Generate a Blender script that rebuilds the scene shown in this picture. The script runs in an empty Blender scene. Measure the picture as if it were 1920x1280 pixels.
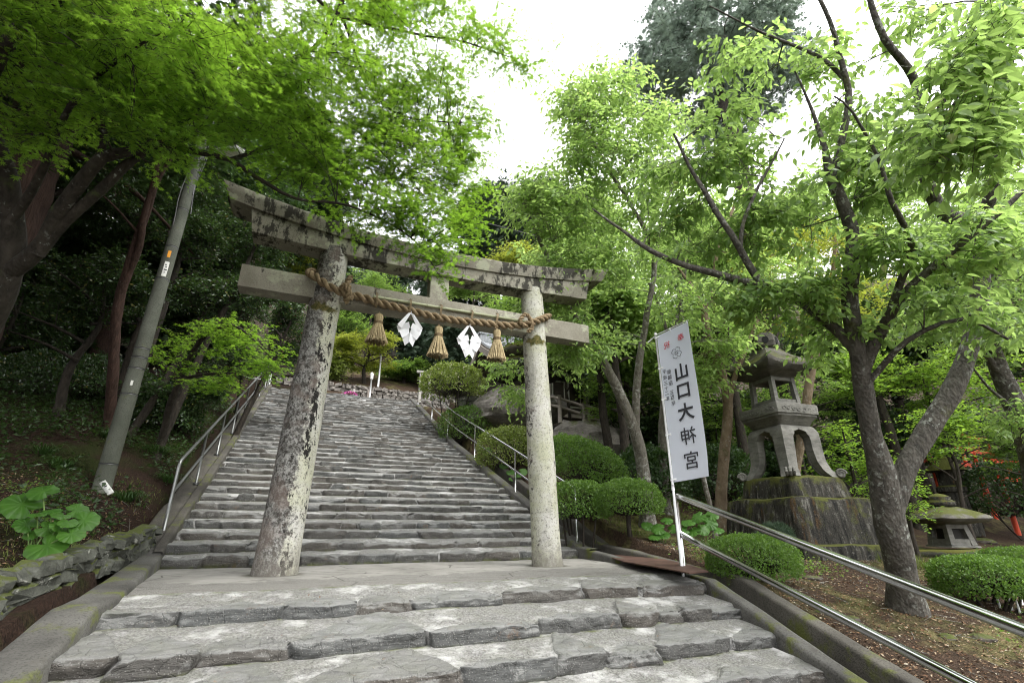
import bpy, math, random
import numpy as np
from mathutils import Vector
sc = bpy.context.scene
COL = sc.collection
RAD = math.radians
rng = np.random.default_rng(7)
random.seed(7)

# ------------------------------------------------------------------ camera model
EYE = np.array((0.0, 0.0, 0.52))
YAW, PITCH, FPX = RAD(23.3), RAD(21.0), 907.0
RV = np.array((math.cos(YAW), -math.sin(YAW), 0.0))
FH = np.array((math.sin(YAW), math.cos(YAW), 0.0))
ZV = np.array((0.0, 0.0, 1.0))

def ray(px, py):
    v = py - 640.0
    return (px - 960.0) * RV + (FPX * math.cos(PITCH) + v * math.sin(PITCH)) * FH + (-v * math.cos(PITCH) + FPX * math.sin(PITCH)) * ZV

def P(px, py, d):
    """world point seen at photo pixel (px, py) at camera depth d metres"""
    return EYE + ray(px, py) * (d / FPX)

def PX(px, py, X):
    r = ray(px, py); return EYE + r * (X / r[0])

def PY(px, py, Y):
    r = ray(px, py); return EYE + r * (Y / r[1])

def PZ(px, py, Z):
    r = ray(px, py); return EYE + r * ((Z - EYE[2]) / r[2])

# ------------------------------------------------------------------ noise
def _hash(i, j, k, seed):
    h = (i.astype(np.int64) * 374761393 + j.astype(np.int64) * 668265263 + k.astype(np.int64) * 2147483647 + seed * 974634777) & 0xFFFFFFFF
    h = ((h ^ (h >> 13)) * 1274126177) & 0xFFFFFFFF
    h = ((h ^ (h >> 16)) * 2246822519) & 0xFFFFFFFF
    return ((h ^ (h >> 15)) & 0xFFFFFF) / float(0xFFFFFF)

def vnoise(p, seed=0):
    p = np.atleast_2d(np.asarray(p, float))
    i = np.floor(p).astype(np.int64); f = p - i
    f = f * f * (3 - 2 * f)
    out = 0
    for a in (0, 1):
        for b in (0, 1):
            for c in (0, 1):
                w = (f[:, 0] if a else 1 - f[:, 0]) * (f[:, 1] if b else 1 - f[:, 1]) * (f[:, 2] if c else 1 - f[:, 2])
                out = out + w * _hash(i[:, 0] + a, i[:, 1] + b, i[:, 2] + c, seed)
    return out * 2 - 1

def fbm(p, seed=0, oct=4, gain=0.5):
    p = np.atleast_2d(np.asarray(p, float)); a = 1.0; s = 0; t = 0
    for o in range(oct):
        s = s + a * vnoise(p * (2.03 ** o), seed + o * 17); t += a; a *= gain
    return s / t

def smooth01(x, a, b):
    t = np.clip((np.asarray(x, float) - a) / (b - a), 0, 1); return t * t * (3 - 2 * t)

# ------------------------------------------------------------------ mesh builder
class MB:
    def __init__(s):
        s.v = []; s.n = 0; s.f = []; s.at = {}
    def add(s, verts, faces, **attrs):
        verts = np.asarray(verts, float).reshape(-1, 3)
        b = s.n
        s.v.append(verts); s.n += len(verts)
        if isinstance(faces, np.ndarray):
            s.f.append(faces.astype(np.int64) + b)
        else:
            by = {}
            for f in faces: by.setdefault(len(f), []).append(f)
            for k, l in by.items(): s.f.append(np.array(l, np.int64) + b)
        for k, a in attrs.items():
            s.at.setdefault(k, []).append((b, np.broadcast_to(np.asarray(a, float), (len(verts),))))
        return b
    def grid(s, pts, closed_u=False, closed_v=False, flip=False, **attrs):
        """pts (nu, nv, 3)"""
        nu, nv = pts.shape[:2]
        iu = np.arange(nu if closed_u else nu - 1); iv = np.arange(nv if closed_v else nv - 1)
        U, V = np.meshgrid(iu, iv, indexing='ij'); U1 = (U + 1) % nu; V1 = (V + 1) % nv
        q = np.stack([U * nv + V, U1 * nv + V, U1 * nv + V1, U * nv + V1], -1).reshape(-1, 4)
        if flip: q = q[:, ::-1]
        at = {k: np.asarray(a, float).reshape(-1) if np.ndim(a) else a for k, a in attrs.items()}
        return s.add(pts.reshape(-1, 3), q, **at)
    def box(s, c, size, rotz=0, taper=1.0, bev=0.012):
        """bevelled box, c = centre; taper scales the top"""
        hx, hy, hz = [x / 2 for x in size]; b = min(bev, hx * .4, hy * .4, hz * .4)
        rings = []
        for z, ins in ((-hz, b), (-hz + b, 0), (hz - b, 0), (hz, b)):
            k = 1 + (taper - 1) * (z + hz) / (2 * hz)
            x, y = hx * k - ins, hy * k - ins
            c2 = min(b, x * .5, y * .5)
            rings.append([(-x + c2, -y, z), (x - c2, -y, z), (x, -y + c2, z), (x, y - c2, z), (x - c2, y, z), (-x + c2, y, z), (-x, y - c2, z), (-x, -y + c2, z)])
        r = np.array(rings)
        ca, sa = math.cos(rotz), math.sin(rotz)
        x = r[..., 0] * ca - r[..., 1] * sa; y = r[..., 0] * sa + r[..., 1] * ca
        r = np.stack([x, y, r[..., 2]], -1) + np.asarray(c, float)
        base = s.grid(r, closed_v=True, flip=True)
        s.f.append(np.array([[base + i for i in range(7, -1, -1)]]))
        s.f.append(np.array([[base + 24 + i for i in range(8)]]))
    def bar(s, a, b, w, h, up=(0, 0, 1)):
        """box beam from a to b, w wide, h tall"""
        a = np.asarray(a, float); b = np.asarray(b, float); d = b - a; d /= np.linalg.norm(d)
        up = np.asarray(up, float); sd = np.cross(d, up); sd /= np.linalg.norm(sd); u = np.cross(sd, d)
        q = []
        for p in (a, b):
            for x, y in ((-1, -1), (1, -1), (1, 1), (-1, 1)):
                q.append(p + sd * x * w / 2 + u * y * h / 2)
        s.add(q, [(0, 1, 2, 3), (7, 6, 5, 4), (0, 4, 5, 1), (1, 5, 6, 2), (2, 6, 7, 3), (3, 7, 4, 0)])
    def tube(s, path, rad, k=8, cap=True, rough=0.0, seed=0, freq=3.0, phase=0.0, **attrs):
        path = np.asarray(path, float); n = len(path)
        rad = np.broadcast_to(np.asarray(rad, float), (n,))
        t = np.gradient(path, axis=0); t /= (np.linalg.norm(t, axis=1)[:, None] + 1e-9)
        ref = np.array((0, 0, 1.0)) if abs(t[0, 2]) < .9 else np.array((1.0, 0, 0))
        a = np.cross(t[0], ref); a /= np.linalg.norm(a)
        A = np.empty((n, 3)); A[0] = a
        for i in range(1, n):
            a = A[i - 1] - t[i] * np.dot(A[i - 1], t[i]); A[i] = a / (np.linalg.norm(a) + 1e-9)
        B = np.cross(t, A)
        th = np.arange(k) / k * 2 * math.pi + phase
        dirs = A[:, None] * np.cos(th)[None, :, None] + B[:, None] * np.sin(th)[None, :, None]
        pts = path[:, None] + dirs * rad[:, None, None]
        if rough:
            nz = fbm(pts.reshape(-1, 3) * freq, seed, 3).reshape(n, k)
            pts = pts + dirs * (nz * rough * rad[:, None])[..., None]
        base = s.grid(pts, closed_v=True, **attrs)
        if cap:
            s.f.append(np.array([[base + i for i in range(k - 1, -1, -1)]]))
            s.f.append(np.array([[base + (n - 1) * k + i for i in range(k)]]))
    def lathe(s, prof, c=(0, 0, 0), k=24, sx=1, sy=1, rot=0, cap=True):
        """prof [(r, z)] bottom to top"""
        th = np.arange(k) / k * 2 * math.pi + rot
        p = np.array(prof, float)
        pts = np.stack([p[:, 0, None] * np.cos(th) * sx, p[:, 0, None] * np.sin(th) * sy, np.broadcast_to(p[:, 1, None], (len(p), k))], -1) + np.asarray(c, float)
        base = s.grid(pts, closed_v=True, flip=True)
        if cap:
            s.f.append(np.array([[base + i for i in range(k - 1, -1, -1)]]))
            s.f.append(np.array([[base + (len(p) - 1) * k + i for i in range(k)]]))
    def blob(s, c, r, nu=24, nv=16, amp=.2, freq=1.5, seed=0, flat=None, oct=4):
        """displaced ellipsoid boulder"""
        th = np.linspace(0, 2 * math.pi, nu, endpoint=False); ph = np.linspace(0.02, math.pi - 0.02, nv)
        d = np.stack([np.sin(ph)[:, None] * np.cos(th), np.sin(ph)[:, None] * np.sin(th), np.broadcast_to(np.cos(ph)[:, None], (nv, nu))], -1)
        nz = fbm(d.reshape(-1, 3) * freq + seed * 3.1, seed, oct).reshape(nv, nu)
        if flat: nz = np.round(nz * flat) / flat * .6 + nz * .4
        pts = d * np.asarray(r, float) * (1 + amp * nz)[..., None] + np.asarray(c, float)
        base = s.grid(pts, closed_v=True, flip=False)
        s.f.append(np.array([[base + i for i in range(nu - 1, -1, -1)]]))
        s.f.append(np.array([[base + (nv - 1) * nu + i for i in range(nu)]]))
    def build(s, name, mat, parent=None, smooth=True, sharp=None):
        me = bpy.data.meshes.new(name)
        V = np.concatenate(s.v) if s.v else np.zeros((0, 3))
        if parent is not None: V = V - np.array(WLOC[parent.name])
        me.vertices.add(len(V)); me.vertices.foreach_set('co', V.astype(np.float32).ravel())
        tot = np.concatenate([np.full(len(f), f.shape[1], np.int32) for f in s.f])
        loops = np.concatenate([f.ravel() for f in s.f]).astype(np.int32)
        start = np.concatenate([[0], np.cumsum(tot)[:-1]]).astype(np.int32)
        me.loops.add(len(loops)); me.polygons.add(len(tot))
        me.polygons.foreach_set('loop_start', start)
        me.loops.foreach_set('vertex_index', loops)
        me.polygons.foreach_set('use_smooth', np.full(len(tot), smooth, bool))
        for k, parts in s.at.items():
            arr = np.zeros(len(V), np.float32)
            for b, a in parts: arr[b:b + len(a)] = a
            at = me.attributes.new(k, 'FLOAT', 'POINT'); at.data.foreach_set('value', arr)
        me.update(calc_edges=True)
        if sharp is not None and smooth: me.set_sharp_from_angle(angle=RAD(sharp))
        if mat is not None: me.materials.append(mat)
        o = bpy.data.objects.new(name, me); COL.objects.link(o)
        WLOC[o.name] = (0, 0, 0)
        if parent is not None:
            o.parent = parent; WLOC[o.name] = WLOC[parent.name]
        return o

WLOC = {}
def thing(name, label, cat, loc=(0, 0, 0), group=None):
    o = bpy.data.objects.new(name, None); COL.objects.link(o)
    o.location = tuple(float(x) for x in loc); WLOC[o.name] = tuple(float(x) for x in loc)
    o.empty_display_size = .2
    return tag(o, label, cat, group)

def tag(o, label, cat, group=None):
    o['label'] = label; o['category'] = cat
    if group: o['group'] = group
    return o

def kind(o, k='structure', label=None, cat=None):
    o['kind'] = k
    if label: o['label'] = label
    if cat: o['category'] = cat
    return o

def spline(pts, step=.15, jitter=0, seed=0):
    """Catmull-Rom through rows of pts (any width), resampled about every step metres"""
    p = np.asarray(pts, float)
    if len(p) == 2: p = np.array([p[0], (p[0] + p[1]) / 2, p[1]])
    e = np.vstack([2 * p[0] - p[1], p, 2 * p[-1] - p[-2]])
    out = []
    for i in range(1, len(e) - 2):
        n = max(2, int(np.linalg.norm(e[i + 1][:3] - e[i][:3]) / step))
        t = np.arange(n)[:, None] / n
        a, b, c, d = e[i - 1], e[i], e[i + 1], e[i + 2]
        out.append(.5 * (2 * b + (c - a) * t + (2 * a - 5 * b + 4 * c - d) * t ** 2 + (3 * b - a - 3 * c + d) * t ** 3))
    out.append(e[-2][None])
    o = np.vstack(out)
    if jitter:
        j = np.stack([fbm(o[:, :3] * 1.3, seed + q, 3) for q in range(3)], -1)
        w = np.minimum(np.arange(len(o)), 6)[:, None] / 6.
        o[:, :3] += j * jitter * w
    return o

# ------------------------------------------------------------------ materials
class NT:
    def __init__(s, name):
        s.m = bpy.data.materials.new(name); s.m.use_nodes = True
        s.t = s.m.node_tree; s.t.nodes.clear()
        s.out = s.t.nodes.new('ShaderNodeOutputMaterial')
        s.co = s.t.nodes.new('ShaderNodeTexCoord').outputs['Object']
    def n(s, typ, **kw):
        nd = s.t.nodes.new('ShaderNode' + typ)
        for k, v in kw.items(): setattr(nd, k, v)
        return nd
    def set(s, sock, v):
        if isinstance(v, bpy.types.NodeSocket): s.t.links.new(v, sock)
        elif isinstance(v, tuple) and len(v) == 3 and sock.type == 'RGBA': sock.default_value = (*v, 1)
        else: sock.default_value = v
    def mapco(s, scale=(1, 1, 1), loc=(0, 0, 0), co=None):
        m = s.n('Mapping'); s.set(m.inputs['Vector'], co or s.co); m.inputs['Scale'].default_value = scale; m.inputs['Location'].default_value = loc
        return m.outputs[0]
    def noise(s, scale=5, detail=6, rough=.6, co=None, dist=0):
        nd = s.n('TexNoise'); s.set(nd.inputs['Vector'], co or s.co)
        nd.inputs['Scale'].default_value = scale; nd.inputs['Detail'].default_value = detail; nd.inputs['Roughness'].default_value = rough; nd.inputs['Distortion'].default_value = dist
        return nd.outputs['Fac']
    def voro(s, scale=5, feature='F1', co=None, out='Distance', rnd=1.0):
        nd = s.n('TexVoronoi', feature=feature); s.set(nd.inputs['Vector'], co or s.co); nd.inputs['Scale'].default_value = scale
        nd.inputs['Randomness'].default_value = rnd
        return nd.outputs[out]
    def ramp(s, fac, *stops, interp='LINEAR'):
        nd = s.n('ValToRGB'); s.set(nd.inputs[0], fac); r = nd.color_ramp; r.interpolation = interp
        while len(r.elements) < len(stops): r.elements.new(.5)
        for e, (p, c) in zip(r.elements, stops):
            e.position = p
            e.color = (c, c, c, 1) if isinstance(c, (int, float)) else (*c, 1)
        return nd.outputs[0]
    def mix(s, fac, a, b, mode='MIX'):
        nd = s.n('Mix', data_type='RGBA', blend_type=mode)
        s.set(nd.inputs[0], fac); s.set(nd.inputs[6], a); s.set(nd.inputs[7], b)
        return nd.outputs[2]
    def math(s, op, a, b=0.0, clamp=False):
        nd = s.n('Math', operation=op, use_clamp=clamp); s.set(nd.inputs[0], a); s.set(nd.inputs[1], b); return nd.outputs[0]
    def attr(s, name):
        return s.n('Attribute', attribute_name=name).outputs['Fac']
    def sep(s, co=None):
        nd = s.n('SeparateXYZ'); s.set(nd.inputs[0], co or s.co); return nd.outputs
    def geo(s, o): return s.n('NewGeometry').outputs[o]
    def bump(s, h, strength=.5, dist=.02, normal=None):
        nd = s.n('Bump'); s.set(nd.inputs['Height'], h); nd.inputs['Strength'].default_value = strength; nd.inputs['Distance'].default_value = dist
        if normal is not None: s.set(nd.inputs['Normal'], normal)
        return nd.outputs[0]
    def principled(s, col, rough=.8, normal=None, metal=0, spec=.3):
        b = s.n('BsdfPrincipled'); s.set(b.inputs['Base Color'], col); s.set(b.inputs['Roughness'], rough); s.set(b.inputs['Metallic'], metal)
        s.set(b.inputs['Specular IOR Level'], spec)
        if normal is not None: s.set(b.inputs['Normal'], normal)
        return b
    def done(s, shader):
        s.t.links.new(shader.outputs[0] if hasattr(shader, 'outputs') else shader, s.out.inputs['Surface']); return s.m

def upness(t):
    """how far a face looks up, 0..1 (for moss that grows on upper faces)"""
    return t.sep(t.geo('Normal'))[2]

def mat_plain(name, col, rough=.6, metal=0, var=.25, scale=6, bump=.2, spec=.3, bd=.01):
    t = NT(name); nz = t.noise(scale, 6, .65)
    c = t.mix(t.ramp(nz, (.3, 0.0), (.7, 1.0)), tuple(x * (1 - var) for x in col), tuple(min(1, x * (1 + var)) for x in col))
    return t.done(t.principled(c, rough, t.bump(t.noise(scale * 8, 4), bump, bd), metal, spec))

def mat_leaf(name, c1, c2, trans, tmix=.45, rough=.45, spec=.35, old=None):
    t = NT(name); r = t.geo('Random Per Island')
    big = t.noise(1.1, 3, .6)
    f = t.math('ADD', t.math('MULTIPLY', r, .6), t.math('MULTIPLY', t.math('SUBTRACT', big, .3), .9), True)
    c = t.mix(f, c1, c2)
    if old is not None: c = t.mix(t.ramp(r, (.955, 0.0), (.965, 1.0)), c, old)
    tc = t.mix(f, tuple(x * .7 for x in trans), tuple(min(1, x * 1.3) for x in trans))
    p = t.principled(c, rough, None, 0, spec)
    tr = t.n('BsdfTranslucent'); t.set(tr.inputs[0], tc)
    m = t.n('MixShader'); m.inputs[0].default_value = tmix
    t.t.links.new(p.outputs[0], m.inputs[1]); t.t.links.new(tr.outputs[0], m.inputs[2])
    return t.done(m)

def mat_bark(name, c1, c2, lichen=(.30, .33, .28), lam=.55, vert=(9, 9, 2.5), moss=None, bs=.6, mossamt=.55):
    t = NT(name)
    co = t.mapco(vert)
    n1 = t.noise(1.6, 8, .7, co, .4)
    c = t.mix(t.ramp(n1, (.32, 0.0), (.68, 1.0)), c1, c2)
    sp = t.noise(16, 5, .7); bigp = t.noise(2.2, 3, .6)
    lf = t.math('MULTIPLY', t.ramp(sp, (lam, 0.0), (lam + .08, 1.0)), t.ramp(bigp, (.42, .15), (.62, 1.0)))
    c = t.mix(lf, c, lichen)
    if moss is not None:
        mz = t.ramp(t.noise(3.1, 5, .65, t.mapco((1, 1, 1), (5, 2, 1))), (mossamt, 0.0), (mossamt + .12, 1.0))
        c = t.mix(mz, c, moss)
    h = t.math('ADD', n1, t.math('MULTIPLY', t.voro(4, 'F1', co), .5))
    return t.done(t.principled(c, .9, t.bump(h, bs, .03), 0, .15))
# ------------------------------------------------------------------ terrain
ZS_Y = [-60, 1.0, 2.07, 4.6, 8.0, 21.7, 24.9, 25.4, 40, 60, 120, 300]
ZS_Z = [-2.0, -1.05, -.78, -.05, 0.0, 5.80, 5.83, 7.1, 14.0, 25, 52, 60]
def zs(Y): return np.interp(Y, ZS_Y, ZS_Z)
ZL_Y = [-60, 0.0, 5.0, 7.5, 9.2, 21.7, 25.4, 40, 60, 120, 300]
ZL_Z = [-2.2, -.9, -.15, .25, .62, 5.72, 7.1, 14, 25, 52, 60]
ZR_Y = [-60, -1.0, 1.5, 5.3, 7.1, 8.1, 9.1, 12.0, 16.0, 22.0, 25.4, 40, 60, 120, 300]
ZR_Z = [-2.0, -1.25, -.92, .02, .28, .5, .92, 1.95, 3.7, 5.8, 7.1, 14, 25, 52, 60]
def xr_edge(Y): return np.interp(Y, [2.0, 3.07, 5.1, 8.0, 10.9, 14.6, 22, 30], [3.70, 3.93, 4.42, 4.72, 4.49, 4.18, 4.25, 4.4])
def xl_edge(Y): return np.interp(Y, [2.0, 5.0, 8.2, 22, 30], [-1.2, -1.11, -1.46, -1.47, -1.5])
def zg(X, Y):
    X = np.asarray(X, float); Y = np.asarray(Y, float)
    X, Y = np.broadcast_arrays(X, Y)
    p = np.stack([X.ravel(), Y.ravel(), 0 * X.ravel()], -1)
    nz = fbm(p * .45, 3, 4).reshape(X.shape)
    dl = np.clip(-1.85 - X, 0, None)
    zl = np.interp(Y, ZL_Y, ZL_Z) + .72 * (1 - np.exp(-dl / 1.1)) + .05 * dl + .012 * np.clip(dl - 8, 0, None) ** 1.6 + .14 * nz
    dr = np.clip(X - np.minimum(xr_edge(Y) + .55, 4.9), 0, None)
    zr = np.interp(Y, ZR_Y, ZR_Z) + .012 * np.clip(dr - 14, 0, None) ** 1.6 + .10 * nz * smooth01(dr, 0, 1.5)
    # the bank beside the upper flight keeps close to the steps
    bank = np.clip(zs(Y) - .02 - zr, 0, None) * np.exp(-dr / 1.5)
    zr = zr + bank - .28 * smooth01(X, 9.4, 10.6) * smooth01(Y, 10.5, 8.5)
    zm = zs(Y) - .45
    le = np.interp(Y, [6.0, 8.3], [-1.50, -1.88]); w_l = smooth01(X, le - .13, le); w_r = smooth01(X, xr_edge(Y) + .60, xr_edge(Y) + .76)
    z = np.where(X < 1.5, zl * (1 - w_l) + zm * w_l, zm * (1 - w_r) + zr * w_r)
    # the plateau joins up behind the flight
    j = smooth01(Y, 21.7, 23.5)
    return z * (1 - j) + j * (np.where(X < 1.5, np.maximum(zl, zs(Y)), np.where(X > 7, np.maximum(zr, zs(Y)), zs(Y))))

def G(px, py, dz=0.0, t0=3.0):
    """where the sight line through a photo pixel meets the ground"""
    r = ray(px, py) / FPX
    d = np.arange(t0, 90, .03); p = EYE + d[:, None] * r
    below = p[:, 2] < zg(p[:, 0], p[:, 1])
    i = int(np.argmax(below)) if below.any() else len(d) - 1
    q = p[i].copy(); q[2] = float(zg(q[0], q[1])) + dz
    return q

def onground(x, y, dz=0.0): return np.array((x, y, float(zg(x, y)) + dz))

def axis(lo, hi, near_lo, near_hi, fine, grow):
    a = list(np.arange(near_lo, near_hi, fine)); s = fine
    while a[-1] < hi: s *= grow; a.append(a[-1] + s)
    s = fine; b = [near_lo]
    while b[-1] > lo: s *= grow; b.append(b[-1] - s)
    return np.array(b[:0:-1] + a)

def make_ground_mat():
    t = NT('forest_ground')
    big = t.noise(.55, 5, .6); mid = t.noise(2.6, 6, .65); fine = t.noise(26, 5, .7); vf = t.voro(38, 'F1', t.mapco((1, 1.8, 1)))
    soil = t.mix(t.ramp(fine, (.3, 0.0), (.7, 1.0)), (.024, .017, .012), (.080, .053, .036))
    soil = t.mix(t.ramp(vf, (.0, .75), (.25, 0.0)), soil, (.11, .066, .044))
    moss = t.mix(t.ramp(fine, (.35, 0.0), (.65, 1.0)), (.032, .050, .010), (.085, .105, .024))
    dry = t.mix(fine, (.105, .092, .038), (.17, .145, .07))
    moss = t.mix(t.ramp(mid, (.45, 0.0), (.6, 1.0)), moss, dry)
    shade_mask = t.math('MAXIMUM', t.math('LESS_THAN', t.sep()[0], 0.0), t.math('MULTIPLY', t.math('MULTIPLY', t.ramp(t.math('MULTIPLY', t.sep()[1], .02), (.19, 0.0), (.22, 1.0)), t.math('GREATER_THAN', t.sep()[0], 5.6)), .85))      # tree shade painted into the bank's ground colour; ground behind the garden darkened too
    soil = t.mix(shade_mask, soil, t.mix(t.ramp(fine, (.3, 0.0), (.7, 1.0)), (.012, .008, .006), (.045, .027, .019)))
    moss = t.mix(shade_mask, moss, t.mix(t.ramp(fine, (.35, 0.0), (.65, 1.0)), (.013, .017, .005), (.035, .042, .012)))
    f = t.math('ADD', t.math('MULTIPLY', big, .6), t.math('MULTIPLY', mid, .4))
    c = t.mix(t.ramp(f, (.50, 0.0), (.60, 1.0)), soil, moss)
    h = t.math('ADD', fine, t.math('MULTIPLY', vf, .8))
    return t.done(t.principled(c, .95, t.bump(h, .9, .03), 0, .1))
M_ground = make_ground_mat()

gx = axis(-160, 190, -3.5, 9.5, .13, 1.09); gy = axis(-60, 260, 1.0, 13.5, .15, 1.07)
GX, GY = np.meshgrid(gx, gy, indexing='ij')
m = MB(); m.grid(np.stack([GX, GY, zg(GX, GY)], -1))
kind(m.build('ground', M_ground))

# ------------------------------------------------------------------ stone steps
def make_step_mat():
    t = NT('slate_steps')
    mo = t.attr('mortar'); ti = t.attr('tint'); ms = t.attr('moss')
    lay = t.noise(3.0, 9, .72, t.mapco((1.2, 3.5, 9)), .5); fine = t.noise(55, 4, .7); blot = t.noise(1.7, 5, .6)
    c1 = t.mix(ti, (.043, .038, .032), (.046, .049, .048)); c2 = t.mix(ti, (.120, .107, .090), (.116, .122, .119))
    s = t.mix(t.ramp(lay, (.3, 0.0), (.7, 1.0)), c1, c2)
    s = t.mix(t.ramp(fine, (.3, .5), (.62, 0.0)), s, (.09, .085, .078))
    s = t.mix(t.ramp(t.noise(7, 6, .75), (.6, 0.0), (.7, .6)), s, (.27, .27, .255))
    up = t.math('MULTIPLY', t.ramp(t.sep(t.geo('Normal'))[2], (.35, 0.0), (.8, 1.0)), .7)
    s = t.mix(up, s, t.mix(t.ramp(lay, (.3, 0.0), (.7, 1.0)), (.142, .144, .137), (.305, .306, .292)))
    wq = t.n('VectorMath', operation='ADD'); t.set(wq.inputs[0], t.co); nq = t.n('TexNoise'); t.set(nq.inputs['Vector'], t.co); nq.inputs['Scale'].default_value = 2.5; nq.inputs['Detail'].default_value = 6; t.set(wq.inputs[1], nq.outputs['Color'])
    ck = t.voro(2.1, 'DISTANCE_TO_EDGE', t.mapco((1, 1.5, 3.0), (0, 0, 0), wq.outputs[0]))
    s = t.mix(t.ramp(t.math('ADD', ck, t.math('MULTIPLY', t.noise(9, 4), .05)), (.022, .6), (.034, 0.0)), s, (.03, .028, .025))
    s = t.mix(t.ramp(t.voro(60, 'F1'), (.12, .5), (.3, 0.0)), s, (.30, .29, .27))
    s = t.mix(t.ramp(t.noise(4.3, 6, .75, t.mapco((1, 1, 1), (7, 3, 1))), (.62, 0.0), (.7, .6)), s, (.16, .10, .06))
    mt = t.mix(t.ramp(fine, (.3, 0.0), (.65, 1.0)), (.085, .083, .076), (.30, .295, .28))
    mt = t.mix(t.ramp(t.noise(2.4, 7, .7), (.50, 0.0), (.64, 1.0)), mt, (.50, .495, .48))
    mt = t.mix(t.ramp(t.noise(9, 6, .7), (.58, 0.0), (.72, .8)), mt, (.055, .053, .048))
    edge = t.math('ADD', mo, t.math('MULTIPLY', t.math('SUBTRACT', t.noise(11, 5, .7), .5), .9))
    c = t.mix(t.ramp(edge, (.44, 0.0), (.56, 1.0)), s, mt)
    mf = t.math('MULTIPLY', ms, t.ramp(t.noise(6, 5, .7), (.42, 0.0), (.58, 1.0)))
    c = t.mix(mf, c, t.mix(fine, (.05, .065, .015), (.15, .17, .04)))
    h = t.math('ADD', t.math('MULTIPLY', lay, 1.0), t.math('MULTIPLY', fine, .45)); h = t.math('ADD', h, t.math('MULTIPLY', t.ramp(ck, (.0, 0.0), (.04, 1.0)), .22))
    return t.done(t.principled(c, t.ramp(lay, (.3, .62), (.7, .85)), t.bump(h, 1.0, .03), 0, .3))
M_step = make_step_mat()

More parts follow.
